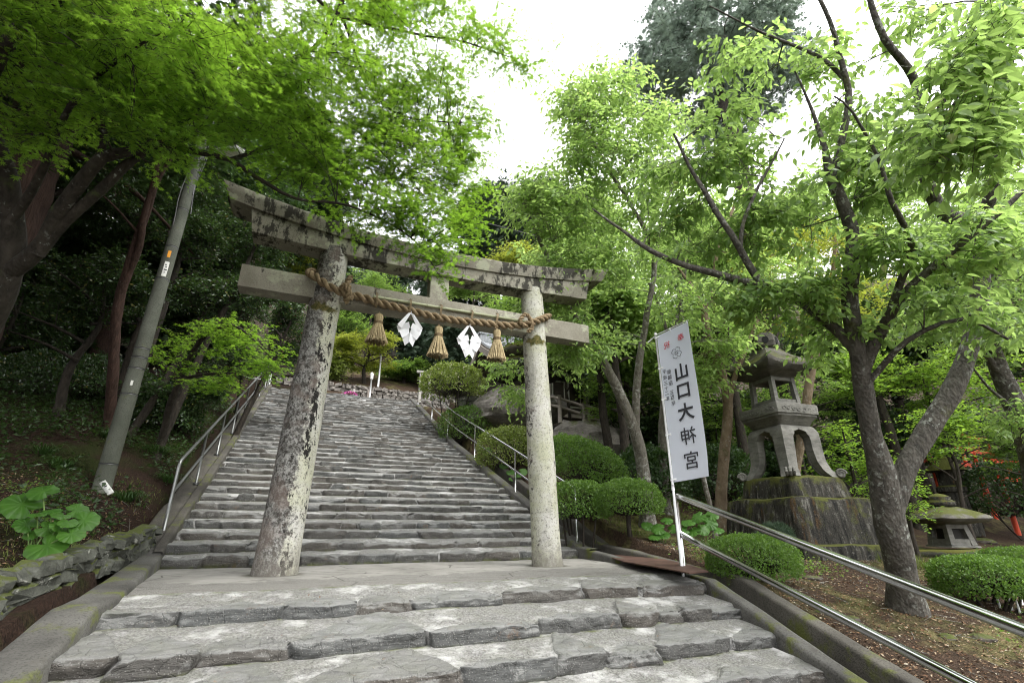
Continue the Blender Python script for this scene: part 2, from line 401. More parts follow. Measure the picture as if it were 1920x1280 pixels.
def step_mesh(Y0, z0, tread, rise, xl, xr, dx, seed, lmin=.35, lmax=.95, rough=1.0, tilt=.06, backw=.55, rows=None, fine=False):
    r = np.random.default_rng(seed)
    n = int((xr - xl) / dx) + 1; x = np.linspace(xl, xr, n)
    edges = [xl - .2]
    while edges[-1] < xr + .3: edges.append(edges[-1] + r.uniform(lmin, lmax))
    edges = np.array(edges); ns = len(edges)
    i = np.clip(np.searchsorted(edges, x) - 1, 0, ns - 2)
    a = edges[i]; b = edges[i + 1]; u = (x - a) / (b - a); dist = np.minimum(x - a, b - x)
    off = r.normal(0, .022, ns)[i] * rough; lift = r.normal(0, .011, ns)[i] * rough; tint = r.random(ns)[i]
    skew = r.normal(0, .03, ns)[i] * rough * (u - .5)
    pk = r.uniform(.25, .75, ns)[i]; uu = np.where(u < pk, u / pk, (1 - u) / (1 - pk)); back = (r.uniform(.15, 1.1, ns)[i] * tread * backw + .03) * np.clip(uu, 0, 1) ** r.uniform(.25, 1.1, ns)[i] + .10 * tread * fbm(np.stack([x * 5, x * 0 + seed, x * 0], -1), 77, 4)
    wob = fbm(np.stack([x * .7, x * 0 + seed, x * 0], -1), 5, 3) * .05 * rough
    groove = np.exp(-(dist / .016) ** 2) * r.uniform(.3, 1, ns)[np.clip(np.searchsorted(edges, x + .0) - 1, 0, ns - 1)]
    nb = fbm(np.stack([x * 6, x * 0 + seed * 2.3, x * 0], -1), 9, 4)
    cw = r.uniform(.015, .07, ns)[i]; corner = np.exp(-(dist / cw) ** 2) * r.uniform(.0, .035, ns)[i] * rough
    slant = r.normal(0, .5, ns + 2); jn = np.where(x - a < b - x, i, i + 1); chip = np.clip(fbm(np.stack([x * 4.2, x * 0 + seed * 1.7, x * 0], -1), 51, 4) - .18, 0, 1) * .16 * rough
    if rows is None: rows = [.08, .13, .2, .28, .36]
    R = []
    face_rows = ((-1.30, .02), (-1.0, .012), (-.8, .0), (-.55, -.006), (-.32, -.004), (-.16, .0), (-.07, .006), (-.02, .014), (0.0, .035))
    if fine: face_rows = ((-1.30, .02), (-1.1, .015), (-1.0, .012), (-.9, .006), (-.8, .0), (-.7, -.004), (-.6, -.006), (-.5, -.007), (-.4, -.006), (-.3, -.004), (-.2, -.001), (-.12, .001), (-.06, .004), (-.02, .010), (0.0, .022))
    for zf, yo in face_rows:
        R.append((zf * rise, yo, 1))
    R += [(tilt * y, y, 0) for y in rows if y < tread] + [(tilt * tread, tread + .03, 0), (tilt * tread - .02, tread + .10, 0)]
    pts = np.zeros((n, len(R), 3)); mo = np.zeros((n, len(R))); ti = np.zeros((n, len(R))); ms = np.zeros((n, len(R)))
    for k, (dz, y, face) in enumerate(R):
        yy = Y0 + wob + (off + skew) * (1 - float(smooth01(y, .02, .16))) + y + (.045 * groove + corner if face else .0)
        zz = np.full(n, z0 + dz)
        pn = np.stack([x, yy * 1.0, zz], -1)
        rn = fbm(pn * np.array((5, 7, 16)) + seed, 21, 4)
        xk = x + (r.normal(0, 1) * 0 + slant[jn] * (dz + rise * .5) * np.exp(-(dist / .12) ** 2) * (1.0 if face else max(0.0, 1 - y / .15))) * rough * .6
        if face:
            yy = yy + chip * smooth01(dz, -.8 * rise, 0) * .6
            zz = zz - chip * .35 * smooth01(dz, -.5 * rise, 0)
            rg = 1 - 2 * np.abs(fbm(pn * np.array((4, 5, 12)) + seed * 1.3, 27, 5)); yy = yy + rn * .022 * rough + nb * .012 * rough - (rg - .6) * .022 * rough
            zz = zz + (lift + nb * .010 * rough - .02 * groove) * smooth01(dz, -.9 * rise, -.1 * rise)
            mo[:, k] = groove * .9 * r.random() if dz > -rise else .2
            mo[:, k] = np.clip(groove * (tint[::-1]) * 1.1, 0, 1) if dz > -1.2 * rise else .9
            ms[:, k] = smooth01(-dz, rise * .6, rise * 1.0)
        else:
            s = smooth01(y - back, -.015, .03)
            stone = lift + rn * .014 * rough + (1 - 2 * np.abs(fbm(pn * np.array((3, 7, 0)) + seed, 28, 5)) - .6) * .010 * rough; mor = fbm(pn * np.array((3, 3, 0)) + seed, 33, 3) * .012 - .010
            zz = zz + stone * (1 - s) + mor * s - .015 * groove * (1 - s)
            mo[:, k] = np.maximum(s, groove)
            ms[:, k] = .8 if y > tread - .03 else .12
        ti[:, k] = tint
        pts[:, k] = np.stack([xk, yy, zz], -1)
    m = MB(); m.grid(pts, mortar=mo, tint=ti, moss=ms)
    return m

upper = thing('stone_staircase', 'long upper flight of rough slate steps climbing from the gate to the hilltop terrace', 'staircase', (1.6, 8.0, 0))
NU = 39; RISE, TREAD = .149, .35
for k in range(NU):
    Y0 = 8.02 + k * TREAD; z0 = RISE * (k + 1)
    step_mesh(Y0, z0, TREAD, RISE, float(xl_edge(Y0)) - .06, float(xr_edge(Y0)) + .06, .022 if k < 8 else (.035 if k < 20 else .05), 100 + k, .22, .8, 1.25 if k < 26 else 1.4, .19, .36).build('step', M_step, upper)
LOW = [(4.60, -.055, .60), (4.03, -.20, .60), (3.54, -.345, .52), (3.05, -.49, .52), (2.56, -.635, .52), (2.07, -.78, .52)]
lower = thing('stone_staircase', 'short lower flight of broad cracked slate steps below the gate landing', 'staircase', (1.6, 5.0, 0))
for k, (Y0, z0, td) in enumerate(LOW):
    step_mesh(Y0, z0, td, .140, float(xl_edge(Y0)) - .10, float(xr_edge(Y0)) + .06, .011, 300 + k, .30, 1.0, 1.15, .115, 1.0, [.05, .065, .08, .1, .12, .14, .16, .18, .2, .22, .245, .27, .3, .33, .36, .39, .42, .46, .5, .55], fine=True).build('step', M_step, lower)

def mat_concrete(name, a=(.20, .195, .18), b=(.36, .35, .325), moss=0.0, dark=.5):
    t = NT(name); n1 = t.noise(1.3, 7, .65); fine = t.noise(70, 3, .6); n2 = t.noise(5, 6, .7, t.mapco((1, 1, 1), (3, 1, 4)))
    c = t.mix(t.ramp(n1, (.35, 0.0), (.65, 1.0)), a, b)
    c = t.mix(t.ramp(fine, (.35, .55), (.5, 0.0)), c, tuple(x * .45 for x in a))
    c = t.mix(t.ramp(n2, (.55, 0.0), (.75, dark)), c, (.075, .07, .06))
    if moss:
        c = t.mix(t.ramp(t.math('ADD', t.noise(2.6, 6, .7, t.mapco((1, 1, 1), (9, 2, 3))), moss - .5), (.5, 0.0), (.6, 1.0)), c, t.mix(fine, (.04, .05, .014), (.14, .15, .04)))
    return t.done(t.principled(c, .88, t.bump(t.math('ADD', fine, n2), .6, .012), 0, .25))
def make_landing_mat():
    t = NT('landing_concrete'); y = t.sep()[1]; n1 = t.noise(1.1, 7, .68); fine = t.noise(85, 3, .65); agg = t.voro(95, 'F1'); st = t.noise(3.4, 6, .7, t.mapco((1, 1.6, 1), (3, 8, 0)))
    rough_ = t.mix(t.ramp(fine, (.32, 0.0), (.6, 1.0)), (.075, .071, .062), (.215, .208, .19)); rough_ = t.mix(t.ramp(agg, (.12, .8), (.3, 0.0)), rough_, (.33, .32, .30))
    smooth_ = t.mix(t.ramp(n1, (.36, 0.0), (.62, 1.0)), (.185, .178, .16), (.285, .275, .25))
    f = t.math('ADD', t.math('MULTIPLY', t.math('SUBTRACT', y, 6.05), 1.6), t.math('MULTIPLY', t.math('SUBTRACT', n1, .5), 3.0))
    c = t.mix(t.ramp(f, (.0, 0.0), (.14, 1.0)), rough_, smooth_)
    c = t.mix(t.ramp(st, (.56, 0.0), (.66, .7)), c, (.095, .086, .074)); c = t.mix(t.ramp(t.noise(6, 6, .75, t.mapco((1, 1, 1), (9, 1, 4))), (.62, 0.0), (.7, .7)), c, (.40, .39, .37))
    c = t.mix(t.ramp(t.voro(.9, 'DISTANCE_TO_EDGE', t.mapco((1, 2.2, 1), (1, 5, 0))), (.004, .7), (.012, 0.0)), c, (.05, .046, .04))
    for px_, py_, r_ in ((-.08, 6.7, .26), (3.43, 6.7, .235)):      # grime and moss that gather round the pillar feet
        d_ = t.n('VectorMath', operation='DISTANCE'); t.set(d_.inputs[0], t.co); d_.inputs[1].default_value = (px_, py_, 0)
        g_ = t.math('SUBTRACT', t.math('ADD', d_.outputs['Value'], t.math('MULTIPLY', t.math('SUBTRACT', st, .5), .22)), r_)
        c = t.mix(t.ramp(g_, (.0, .85), (.10, 0.0)), c, t.mix(fine, (.045, .045, .026), (.085, .08, .055)))
    return t.done(t.principled(c, .9, t.bump(t.math('ADD', fine, t.math('MULTIPLY', st, .8)), .7, .012), 0, .2))
M_land = make_landing_mat()
M_kerb = mat_concrete('kerb_concrete', (.046, .044, .039), (.128, .124, .112), .47, .9)
M_kerbm = mat_concrete('mossy_kerb', (.045, .041, .035), (.115, .107, .09), .455, .9)

# landing between the two flights
ny = 40; yy = np.linspace(4.98, 8.13, ny); pts = np.zeros((90, ny, 3))
for j, y in enumerate(yy):
    xs = np.linspace(float(xl_edge(y)) - .06, float(xr_edge(y)) + .03, 90)
    q = np.stack([xs, xs * 0 + y, xs * 0], -1)
    jag = fbm(np.stack([xs * 1.8, xs * 0, xs * 0], -1), 71, 4) * .22 * (1 - smooth01(y, 4.98, 5.5))
    pts[:, j] = np.stack([xs, xs * 0 + y + jag, .014 - .055 * (1 - smooth01(y, 4.4, 6.2)) + fbm(q * 1.5, 61, 4) * .008 - .05 * (j == 0)], -1)
m = MB(); m.grid(pts); kind(m.build('landing', M_land))

# ------------------------------------------------------------------ kerbs, drain channel
def ribbon(ys, xin, xout, ztop, hgt, seed, nx=5, amp=.01):
    """kerb with a worn top: closed profile swept along Y"""
    ys = np.asarray(ys, float); n = len(ys); R = []
    for x_, z_ in [(0, -hgt)] + [(0, -.03), (.06, -.004)] + [(t, .004) for t in np.linspace(.2, .8, nx)] + [(.94, -.004), (1, -.03), (1, -hgt)]:
        x = xin(ys) + (xout(ys) - xin(ys)) * x_; z = ztop(ys) + z_
        p = np.stack([x, ys, z], -1)
        p[:, 0] += fbm(p * 2.2, seed, 4) * amp * 1.3; p[:, 2] += fbm(p * 1.8, seed + 5, 4) * amp * (1 if z_ > -.1 else 0)
        R.append(p)
    return np.stack(R, 1)
def nose(Y): return np.interp(Y, [1.0, 2.07, 4.60, 6.0, 8.02, 8.02 + TREAD * NU, 30], [-1.05, -.78, -.055, 0, 0.12, RISE * (NU + 1) - .02, 5.86])
yl = np.arange(8.05, 22.3, .09); yd = np.arange(2.2, 8.25, .06)
m = MB(); m.grid(ribbon(yd, lambda y: xl_edge(y) + .0, lambda y: xl_edge(y) - np.interp(y, [2, 5.5, 8.2], [.29, .28, .25]), lambda y: nose(y) + .07, .5, 11), flip=True)
kind(m.build('kerb', M_kerb))
m = MB(); m.grid(ribbon(yl, lambda y: xl_edge(y) + .0, lambda y: xl_edge(y) - .13, lambda y: nose(y) + .09, .5, 12), flip=True)
m.grid(ribbon(yl, lambda y: xl_edge(y) - .14, lambda y: xl_edge(y) - .42, lambda y: nose(y) + .02, .5, 13, amp=.03), flip=True)
kind(m.build('kerb', M_kerbm))
yu = np.arange(7.6, 22.3, .09)
m = MB(); m.grid(ribbon(yu, lambda y: xr_edge(y), lambda y: xr_edge(y) + .22, lambda y: nose(y) + .08, .5, 14))
kind(m.build('kerb', M_kerb))
ylr = np.arange(1.6, 7.65, .06)
m = MB(); m.grid(ribbon(ylr, lambda y: xr_edge(y), lambda y: xr_edge(y) + .17, lambda y: nose(y) + np.interp(y, [2, 5, 7.6], [.05, .03, .06]), .5, 15, amp=.014))
kind(m.build('kerb', M_kerb))
ych = np.arange(1.6, 12.5, .07)
m = MB(); m.grid(ribbon(ych, lambda y: xr_edge(y) + .50, lambda y: xr_edge(y) + .68, lambda y: nose(y) + np.interp(y, [2, 5, 7, 12], [.05, .03, .10, .12]), .55, 16, amp=.016))
xc = np.stack([np.stack([xr_edge(ych) + .15, ych, nose(ych) - .30], -1), np.stack([xr_edge(ych) + .52, ych, nose(ych) - .30], -1)], 1)
m.grid(xc)
kind(m.build('drain_channel', M_kerbm))
# rusty plate over the drain
t = NT('rusty_plate')
c = t.mix(t.ramp(t.noise(4, 7, .7), (.35, 0.0), (.65, 1.0)), (.045, .024, .018), (.105, .058, .042))
c = t.mix(t.ramp(t.voro(30), (.1, .35), (.3, 0.0)), c, (.05, .025, .018))
M_rust = t.done(t.principled(c, .75, t.bump(t.noise(60), .3, .004), .15, .3))
m = MB()
top = [PZ(px, py, .09) for px, py in ((1096, 1019), (1138, 1017), (1185, 1030), (1240, 1046), (1300, 1060), (1328, 1070), (1292, 1073), (1232, 1062), (1170, 1052), (1120, 1036))]
top = np.array(top)
bot = top - (0, 0, .012); k = len(top)
m.add(np.vstack([top, bot]), [tuple(range(k - 1, -1, -1))] + [(i, (i + 1) % k, k + (i + 1) % k, k + i) for i in range(k)] + [tuple(range(k, 2 * k))])
tag(m.build('drain_cover', M_rust, None, False), 'rust brown steel plate laid over the drain beside the gate landing', 'drain cover')
# ------------------------------------------------------------------ torii gate
def make_pillar_mat(name, sidebias, black_at, base=(.29, .285, .265), cream=(.44, .44, .335)):
    t = NT(name); sd = t.attr('side'); hh = t.attr('height'); yy = t.attr('front')
    n1 = t.noise(2.2, 7, .68); fine = t.noise(60, 4, .65); med = t.noise(13, 6, .72); flake = t.noise(6.5, 7, .78, t.mapco((1.3, 1.3, .8)))
    grey = t.mix(t.ramp(med, (.40, 0.0), (.56, 1.0)), (.050, .045, .038), base)
    grey = t.mix(t.ramp(t.noise(42, 4, .7), (.42, .8), (.52, 0.0)), grey, (.035, .032, .028))
    grey = t.mix(t.ramp(t.noise(3.3, 5, .6, t.mapco((1, 1, 1), (3, 1, 8))), (.5, 0.0), (.62, .55)), grey, (.17, .135, .115))
    cr = t.mix(t.ramp(n1, (.38, 0.0), (.6, 1.0)), (.46, .45, .41), cream)
    cr = t.mix(t.ramp(t.noise(5, 6, .7, t.mapco((1, 1, .35), (2, 6, 1))), (.52, 0.0), (.66, .7)), cr, (.27, .265, .235)); cr = t.mix(t.ramp(t.noise(30, 5, .75), (.56, 0.0), (.62, .8)), cr, (.085, .08, .07))
    cr = t.mix(t.ramp(fine, (.34, .8), (.44, 0.0)), cr, (.10, .095, .08))
    f = t.math('ADD', sd, t.math('MULTIPLY', t.math('SUBTRACT', med, .5), 1.0))
    f = t.math('ADD', f, t.math('MULTIPLY', t.math('SUBTRACT', n1, .5), 1.2))
    c = t.mix(t.ramp(t.math('ADD', f, sidebias), (.46, 0.0), (.54, 1.0)), grey, cr)
    bl = t.math('ADD', flake, t.math('MULTIPLY', t.math('ABSOLUTE', t.math('SUBTRACT', sd, black_at)), -.34))
    c = t.mix(t.ramp(bl, (.5, 0.0), (.53, 1.0)), c, (.018, .017, .015))
    # damp foot and mossy head
    foot = t.math('ADD', hh, t.math('MULTIPLY', t.math('SUBTRACT', med, .5), .9))
    c = t.mix(t.ramp(foot, (.0, .8), (.42, 0.0)), c, t.mix(fine, (.075, .066, .056), (.20, .185, .16)))
    t2 = t.math('ADD', t.math('MULTIPLY', t.math('ABSOLUTE', t.math('SUBTRACT', hh, 3.32)), -2.6), t.math('ADD', t.noise(4, 5, .7), yy))
    c = t.mix(t.ramp(t2, (.62, 0.0), (.72, 1.0)), c, t.mix(t.ramp(med, (.4, 0.0), (.6, 1.0)), (.045, .05, .014), (.15, .125, .045)))
    return t.done(t.principled(c, .92, t.bump(t.math('ADD', med, t.math('MULTIPLY', fine, .6)), .6, .015), 0, .2))
M_pilL = make_pillar_mat('lichened_granite', -.10, .70)
M_pilR = make_pillar_mat('cream_lichened_granite', .55, 1.06, cream=(.36, .365, .265))
def make_beam_mat(name, blk, moss, pale):
    t = NT(name)
    med = t.noise(9, 7, .75); big = t.noise(1.5, 6, .65); fine = t.noise(75, 4, .6); z = t.geo('Normal')
    c = t.mix(t.ramp(big, (.38, 0.0), (.62, 1.0)), (.185, .17, .135), pale)
    c = t.mix(t.ramp(fine, (.3, .75), (.48, 0.0)), c, (.10, .09, .07))
    c = t.mix(t.ramp(t.noise(2.3, 6, .7, t.mapco((1, 1, 1), (3, 3, 3))), (.54, 0.0), (.60, .9)), c, (.33, .34, .25))
    nz = t.sep(z)[2]
    k = t.math('ADD', t.math('MULTIPLY', big, .6), t.math('MULTIPLY', t.noise(5, 7, .75, t.mapco((1.6, 1, .7), (5, 5, 5))), .7))
    c = t.mix(t.ramp(k, (blk, 0.0), (blk + .05, .95)), c, t.mix(med, (.012, .012, .010), (.05, .046, .038)))
    mk = t.math('ADD', t.math('MULTIPLY', nz, .45), t.math('MULTIPLY', med, .8))
    c = t.mix(t.ramp(mk, (moss, 0.0), (moss + .12, 1.0)), c, t.mix(fine, (.035, .05, .012), (.11, .12, .03)))
    return t.done(t.principled(c, .92, t.bump(t.math('ADD', med, t.math('MULTIPLY', fine, .6)), .55, .015), 0, .2))
M_kasagi = make_beam_mat('stained_granite', .655, .60, (.27, .26, .21))
M_nuki = make_beam_mat('weathered_granite', .74, .76, (.29, .275, .225))
CX = 1.62
torii = thing('torii_gate', 'tall weathered stone torii gate standing on the landing of the steps', 'torii gate', (CX, 6.7, 0))
def pillar(x0, x1, y, r0, r1, z1, mat, seed):
    n, k = 60, 40; z = np.linspace(-.06, z1, n); th = np.arange(k) / k * 2 * math.pi
    f = (z - z[0]) / (z1 - z[0])
    r = r0 + (r1 - r0) * f + .018 * np.exp(-np.clip(z, 0, None) / .12)
    cx = x0 + (x1 - x0) * f
    D = np.stack([np.cos(th), np.sin(th), 0 * th], -1)
    pts = np.zeros((n, k, 3)); pts += D[None] * r[:, None, None]
    pts[..., 0] += cx[:, None]; pts[..., 1] += y; pts[..., 2] += z[:, None]
    nz = fbm(pts.reshape(-1, 3) * 2.2, seed, 4).reshape(n, k); n2 = fbm(pts.reshape(-1, 3) * 14, seed + 3, 3).reshape(n, k)
    pts += D[None] * (nz * .012 + n2 * .004)[..., None]
    side = np.broadcast_to((np.cos(th) * .5 + .5)[None], (n, k)); fr = np.broadcast_to((-np.sin(th) * .25 + .1)[None], (n, k))
    m = MB(); m.grid(pts, closed_v=True, flip=True, side=side, height=np.broadcast_to(z[:, None], (n, k)), front=fr)
    return m.build('pillar', mat, torii)
pillar(-.08, .05, 6.7, .24, .195, 4.3, M_pilL, 41)
pillar(3.43, 3.25, 6.7, .215, .185, 4.3, M_pilR, 42)
def lintel(name, xa, xb, zb, zt, yb, yt, slantb, slantt, ridge, mat, seed, n=90):
    """curved beam: zb/zt functions of x; the ends lean outwards from slantb to slantt"""
    t = np.linspace(0, 1, n); R = []
    prof = [(0, -1, 0), (.08, -1.0, 0), (.5, -1, 0), (.92, -1, 0), (1, -.96, 0), (1, -.5, .6), (1, 0, 1), (1, .5, .6), (1, .96, 0), (.92, 1, 0), (.5, 1, 0), (.08, 1, 0), (0, 1, 0), (0, .5, 0), (0, -.5, 0)]
    for f, ys, rd in prof:
        x = (xa - (slantb + (slantt - slantb) * f)) + t * ((xb - xa) + 2 * (slantb + (slantt - slantb) * f))
        z = zb(x) + (zt(x) - zb(x)) * f + ridge * rd
        R.append(np.stack([x, 6.7 + ys * (yb + (yt - yb) * f) + 0 * x, z], -1))
    pts = np.stack(R, 1)
    p = pts.reshape(-1, 3); nz = np.stack([fbm(p * 3 + 7 * q, seed + q, 4) for q in range(3)], -1).reshape(pts.shape)
    pts = pts + nz * .009
    m = MB(); b = m.grid(pts, closed_v=True, flip=True); k = len(prof)
    m.f.append(np.array([[b + i for i in range(k)]])); m.f.append(np.array([[b + (n - 1) * k + i for i in range(k - 1, -1, -1)]]))
    return m.build(name, mat, torii, True, 40)
dx2 = lambda x: (x - CX) ** 2
shb = lambda x: 4.185 + .012 * dx2(x)
sht = lambda x: 4.37 + .034 * dx2(x)
kat = lambda x: 4.555 + .038 * dx2(x)
lintel('under_lintel', -1.03, 4.24, shb, sht, .165, .185, 0, .06, 0, M_kasagi, 51)
lintel('top_lintel', -1.36, 4.56, lambda x: sht(x) + .002, kat, .215, .27, 0, .12, .09, M_kasagi, 55)
lintel('tie_beam', -1.06, 4.27, lambda x: 3.46 + 0 * x, lambda x: 3.78 + 0 * x, .13, .13, 0, 0, 0, M_nuki, 58)
m = MB(); m.box((1.62, 6.7, 3.98), (.30, .20, .42), bev=.012); m.build('strut', M_nuki, torii, True, 40)

# ------------------------------------------------------------------ straw rope, tassels, paper streamers, bamboo
def mat_straw(name, a, b):
    t = NT(name); n = t.noise(26, 5, .7, t.mapco((2.5, 2.5, .5))); g = t.geo('Random Per Island')
    c = t.mix(t.ramp(n, (.3, 0.0), (.7, 1.0)), a, b)
    c = t.mix(t.math('MULTIPLY', g, .35), c, tuple(x * .5 for x in a))
    return t.done(t.principled(c, .85, t.bump(t.noise(150, 3, .6), .6, .006), 0, .2))
M_rope = mat_straw('straw_rope', (.14, .098, .055), (.33, .25, .15))
M_tassel = mat_straw('straw', (.31, .24, .125), (.58, .475, .29))
def rope(m, path, R, pitch=.25, strands=2, seed=0):
    path = spline(path, .02); n = len(path)
    t = np.gradient(path, axis=0); t /= np.linalg.norm(t, axis=1)[:, None]
    s = np.concatenate([[0], np.cumsum(np.linalg.norm(np.diff(path, axis=0), axis=1))])
    up = np.array((0, 0, 1.0)); A = np.cross(t, up); bad = np.linalg.norm(A, axis=1) < .2; A[bad] = np.cross(t[bad], (0, 1.0, 0)); A /= np.linalg.norm(A, axis=1)[:, None]; B = np.cross(t, A)
    for q in range(strands):
        ph = s / pitch * 2 * math.pi + q * 2 * math.pi / strands
        w = R * .56 * (1 + .06 * fbm(np.stack([s * 9, s * 0 + q, s * 0], -1), seed, 3))
        m.tube(path + A * (np.cos(ph) * w)[:, None] + B * (np.sin(ph) * w)[:, None], R * .56, 10, True, .16, seed + q, 40)
    # stray straw ends
    for _ in range(int(s[-1] * 45)):
        i = random.randrange(2, n - 2); d = A[i] * random.gauss(0, 1) + B[i] * random.gauss(0, 1) + t[i] * random.gauss(0, 1.2); d /= np.linalg.norm(d)
        p0 = path[i] + (A[i] * random.gauss(0, 1) + B[i] * random.gauss(0, 1)) * R * .5
        m.tube([p0, p0 + d * R * .9, p0 + d * R * random.uniform(1.3, 2.0) - (0, 0, .01)], .0022, 3, False)
YF = 6.7 - .13
ropething = thing('sacred_rope', 'thick twisted straw rope slung between the gate pillars', 'rope', (1.6, YF - .06, 3.7))
m = MB()
lp = [PY(580, 512, 6.62), PY(592, 519, 6.47), PY(614, 535, 6.42), PY(640, 548, 6.44), PY(652, 556, 6.47)]
a_ = [np.array((-.17, 6.80, 3.93)), np.array((-.19, 6.70, 3.92))] + lp
rope(m, a_, .055, seed=1)
rope(m, [PY(660, 552, YF - .05), PY(690, 561, YF - .055), PY(720, 570, YF - .06), PY(760, 580, YF - .06), PY(800, 590, YF - .06), PY(850, 600, YF - .06), PY(900, 605, YF - .06), PY(950, 610, YF - .07), PY(984, 609, 6.45), PY(1003, 603, 6.44), PY(1021, 596, 6.52), PY(1029, 593, 6.66)], .056, seed=5)
rope(m, [PY(984, 612, 6.42), PY(975, 602, 6.40), PY(984, 590, 6.40), PY(992, 594, 6.40), PY(998, 612, 6.40), PY(990, 622, 6.41)], .036, .12, 2, seed=9)
rope(m, [PY(658, 519, 6.46), PY(652, 530, 6.41), PY(654, 545, 6.39), PY(652, 560, 6.39), PY(647, 566, 6.43)], .042, .12, 2, seed=12)
rope(m, [PY(645, 548, 6.45), PY(640, 541, 6.39), PY(645, 534, 6.37), PY(655, 548, 6.37), PY(659, 562, 6.40)], .036, .12, 2, seed=14)
m.build('rope', M_rope, ropething)
m = MB(); m.tube([PY(700, 556, YF - .03), PY(850, 581, YF - .03), PY(990, 604, YF - .03)], .022, 12)
for px, py in ((745, 563.5), (800, 572.5), (850, 581), (905, 590), (955, 598)):
    p = PY(px, py, YF - .03); m.tube([p - (.006, 0, 0), p + (.006, 0, 0)], .0255, 12)
t = NT('dry_bamboo'); c = t.mix(t.noise(4, 4, .6, t.mapco((.5, 6, 6))), (.17, .19, .10), (.36, .37, .24))
M_bam = t.done(t.principled(c, .5, None, 0, .4))
tag(m.build('bamboo_pole', M_bam), 'thin grey green bamboo pole tied along the beam above the straw rope', 'bamboo pole')
m = MB()
for px, py in ((705, 550), (768, 563), (825, 573), (883, 584), (930, 589)):
    p = PY(px, py, YF - .06); q = PY(px - 1, py + 22, YF - .10)
    for s_ in range(3): m.tube([p + (.01 * s_, 0, .02), p + (.012 * s_, -.055, -.02), q + (.01 * s_, -.012, .02), q + (.008 * s_, .02, -.03)], .0045, 4)
    for s_ in range(7):
        d = np.array((random.gauss(0, .5), -abs(random.gauss(0, .4)), random.gauss(.4, .5))); m.tube([p, p + d * .045, p + d * .08 - (0, 0, .012)], .0016, 3, False)
m.build('binding', M_rope, ropething)

def tassel(px, py0, py1, wid, lab, seed):
    a = PY(px, py0, YF - .09); b = PY(px - 1, py1, YF - .09); H = a[2] - b[2]; c = np.array((a[0], a[1], b[2]))
    th = thing('straw_tassel', lab, 'straw tassel', c, 'straw tassels hanging from the rope')
    r = np.random.default_rng(seed); m = MB()
    rt, rn, rb = wid * .36, wid * .31, wid * .95
    for ring in range(5):
        cnt = 10 + ring * 9
        for q in range(cnt):
            an = 2 * math.pi * (q + r.random()) / cnt; k = (ring + .7) / 5
            d = np.array((math.cos(an), math.sin(an), 0))
            e = r.uniform(-.03, .015) * H
            pts = [c + d * rt * k * .8 + (0, 0, H), c + d * rt * k + (0, 0, H * .9), c + d * rn * k + (0, 0, H * .70), c + d * (rn + (rb - rn) * .45) * k + (0, 0, H * .38), c + d * rb * k * r.uniform(.92, 1.06) + (0, 0, e)]
            m.tube(spline(pts, .09), .0058, 4, True)
    m.build('straw_bundle', M_tassel, th)
    m = MB()
    for q in range(3):
        an = np.linspace(0, 2 * math.pi, 22); z = H * (.66 + .035 * q)
        m.tube(np.stack([c[0] + np.cos(an) * (rn + .006), c[1] + np.sin(an) * (rn + .006), c[2] + z + 0 * an], -1), .007, 5)
    m.tube([c + (0, 0, H * .98), c + (0, .02, H + .05)], .012, 6)
    m.build('binding', M_rope, th)
tassel(711, 590, 642, .17, 'straw tassel hanging beside the left pillar of the gate', 3)
tassel(823, 613, 667, .17, 'straw tassel hanging between the two white paper streamers', 4)
tassel(932, 619, 674, .165, 'straw tassel hanging beside the cream pillar, in front of the tiled roof', 5)

t = NT('white_paper'); M_paper = None
p_ = t.principled(t.mix(t.noise(5, 3), (.80, .81, .84), (.88, .88, .89)), .7, None, 0, .2); tr = t.n('BsdfTranslucent'); t.set(tr.inputs[0], (.8, .8, .82)); mx = t.n('MixShader'); mx.inputs[0].default_value = .3
t.t.links.new(p_.outputs[0], mx.inputs[1]); t.t.links.new(tr.outputs[0], mx.inputs[2]); M_paper = t.done(mx)
def streamer(px, py0, py1, wid, lab, seed):
    a = PY(px, py0, YF - .12); b = PY(px, py1, YF - .12); H = a[2] - b[2]; x0, y0, z0 = a
    m = MB(); r = np.random.default_rng(seed); w = wid
    for sgn in (-1, 1):
        # two strips hang from the knot, each a zigzag of four folded leaves
        quads = [((0, 0), (.10, -.02), (.62, -.36), (.42, -.40)),]
        cx, cy = .47, -.38
        m2 = []
        prev = np.array((.0, .0)); 
        pieces = [((-.02, .02), (.24, -.02), (1.0, -.42), (.66, -.50)), ((.16, -.30), (1.0, -.42), (.84, -.62), (.02, -.47)), ((.10, -.44), (.84, -.60), (.55, -.80), (.0, -.64)), ((.02, -.60), (.52, -.76), (.30, -1.0), (-.06, -.86))]
        for i, pc in enumerate(pieces):
            yo = y0 + r.normal(0, .006); tw = (.26 if i % 2 else -.20) * sgn + r.normal(0, .04)
            n = 5; A, B, C, D = [np.array(q) * (w * sgn, H) for q in pc]
            U, V = np.meshgrid(np.linspace(0, 1, n), np.linspace(0, 1, n), indexing='ij')
            q = (A[None, None] * ((1 - U) * (1 - V))[..., None] + B * (U * (1 - V))[..., None] + C * (U * V)[..., None] + D * ((1 - U) * V)[..., None])
            curl = .012 * np.sin(U * 3 + i) * (V - .5) + r.normal(0, .006) * U
            for off in (0, .0015):
                m.grid(np.stack([x0 + q[..., 0], yo + curl + off - .006 * i + tw * (q[..., 0] - q[..., 0].mean()), z0 + q[..., 1]], -1), flip=(off > 0))
    m.tube([a + (0, 0, .03), a + (0, 0, -.02)], .004, 5)
    tag(m.build('paper_streamer', M_paper, None, False), lab, 'paper streamer', 'zigzag paper streamers on the rope')
streamer(771, 587, 650, .185, 'white zigzag paper streamer hanging between the two straw tassels nearest the stained pillar', 8)
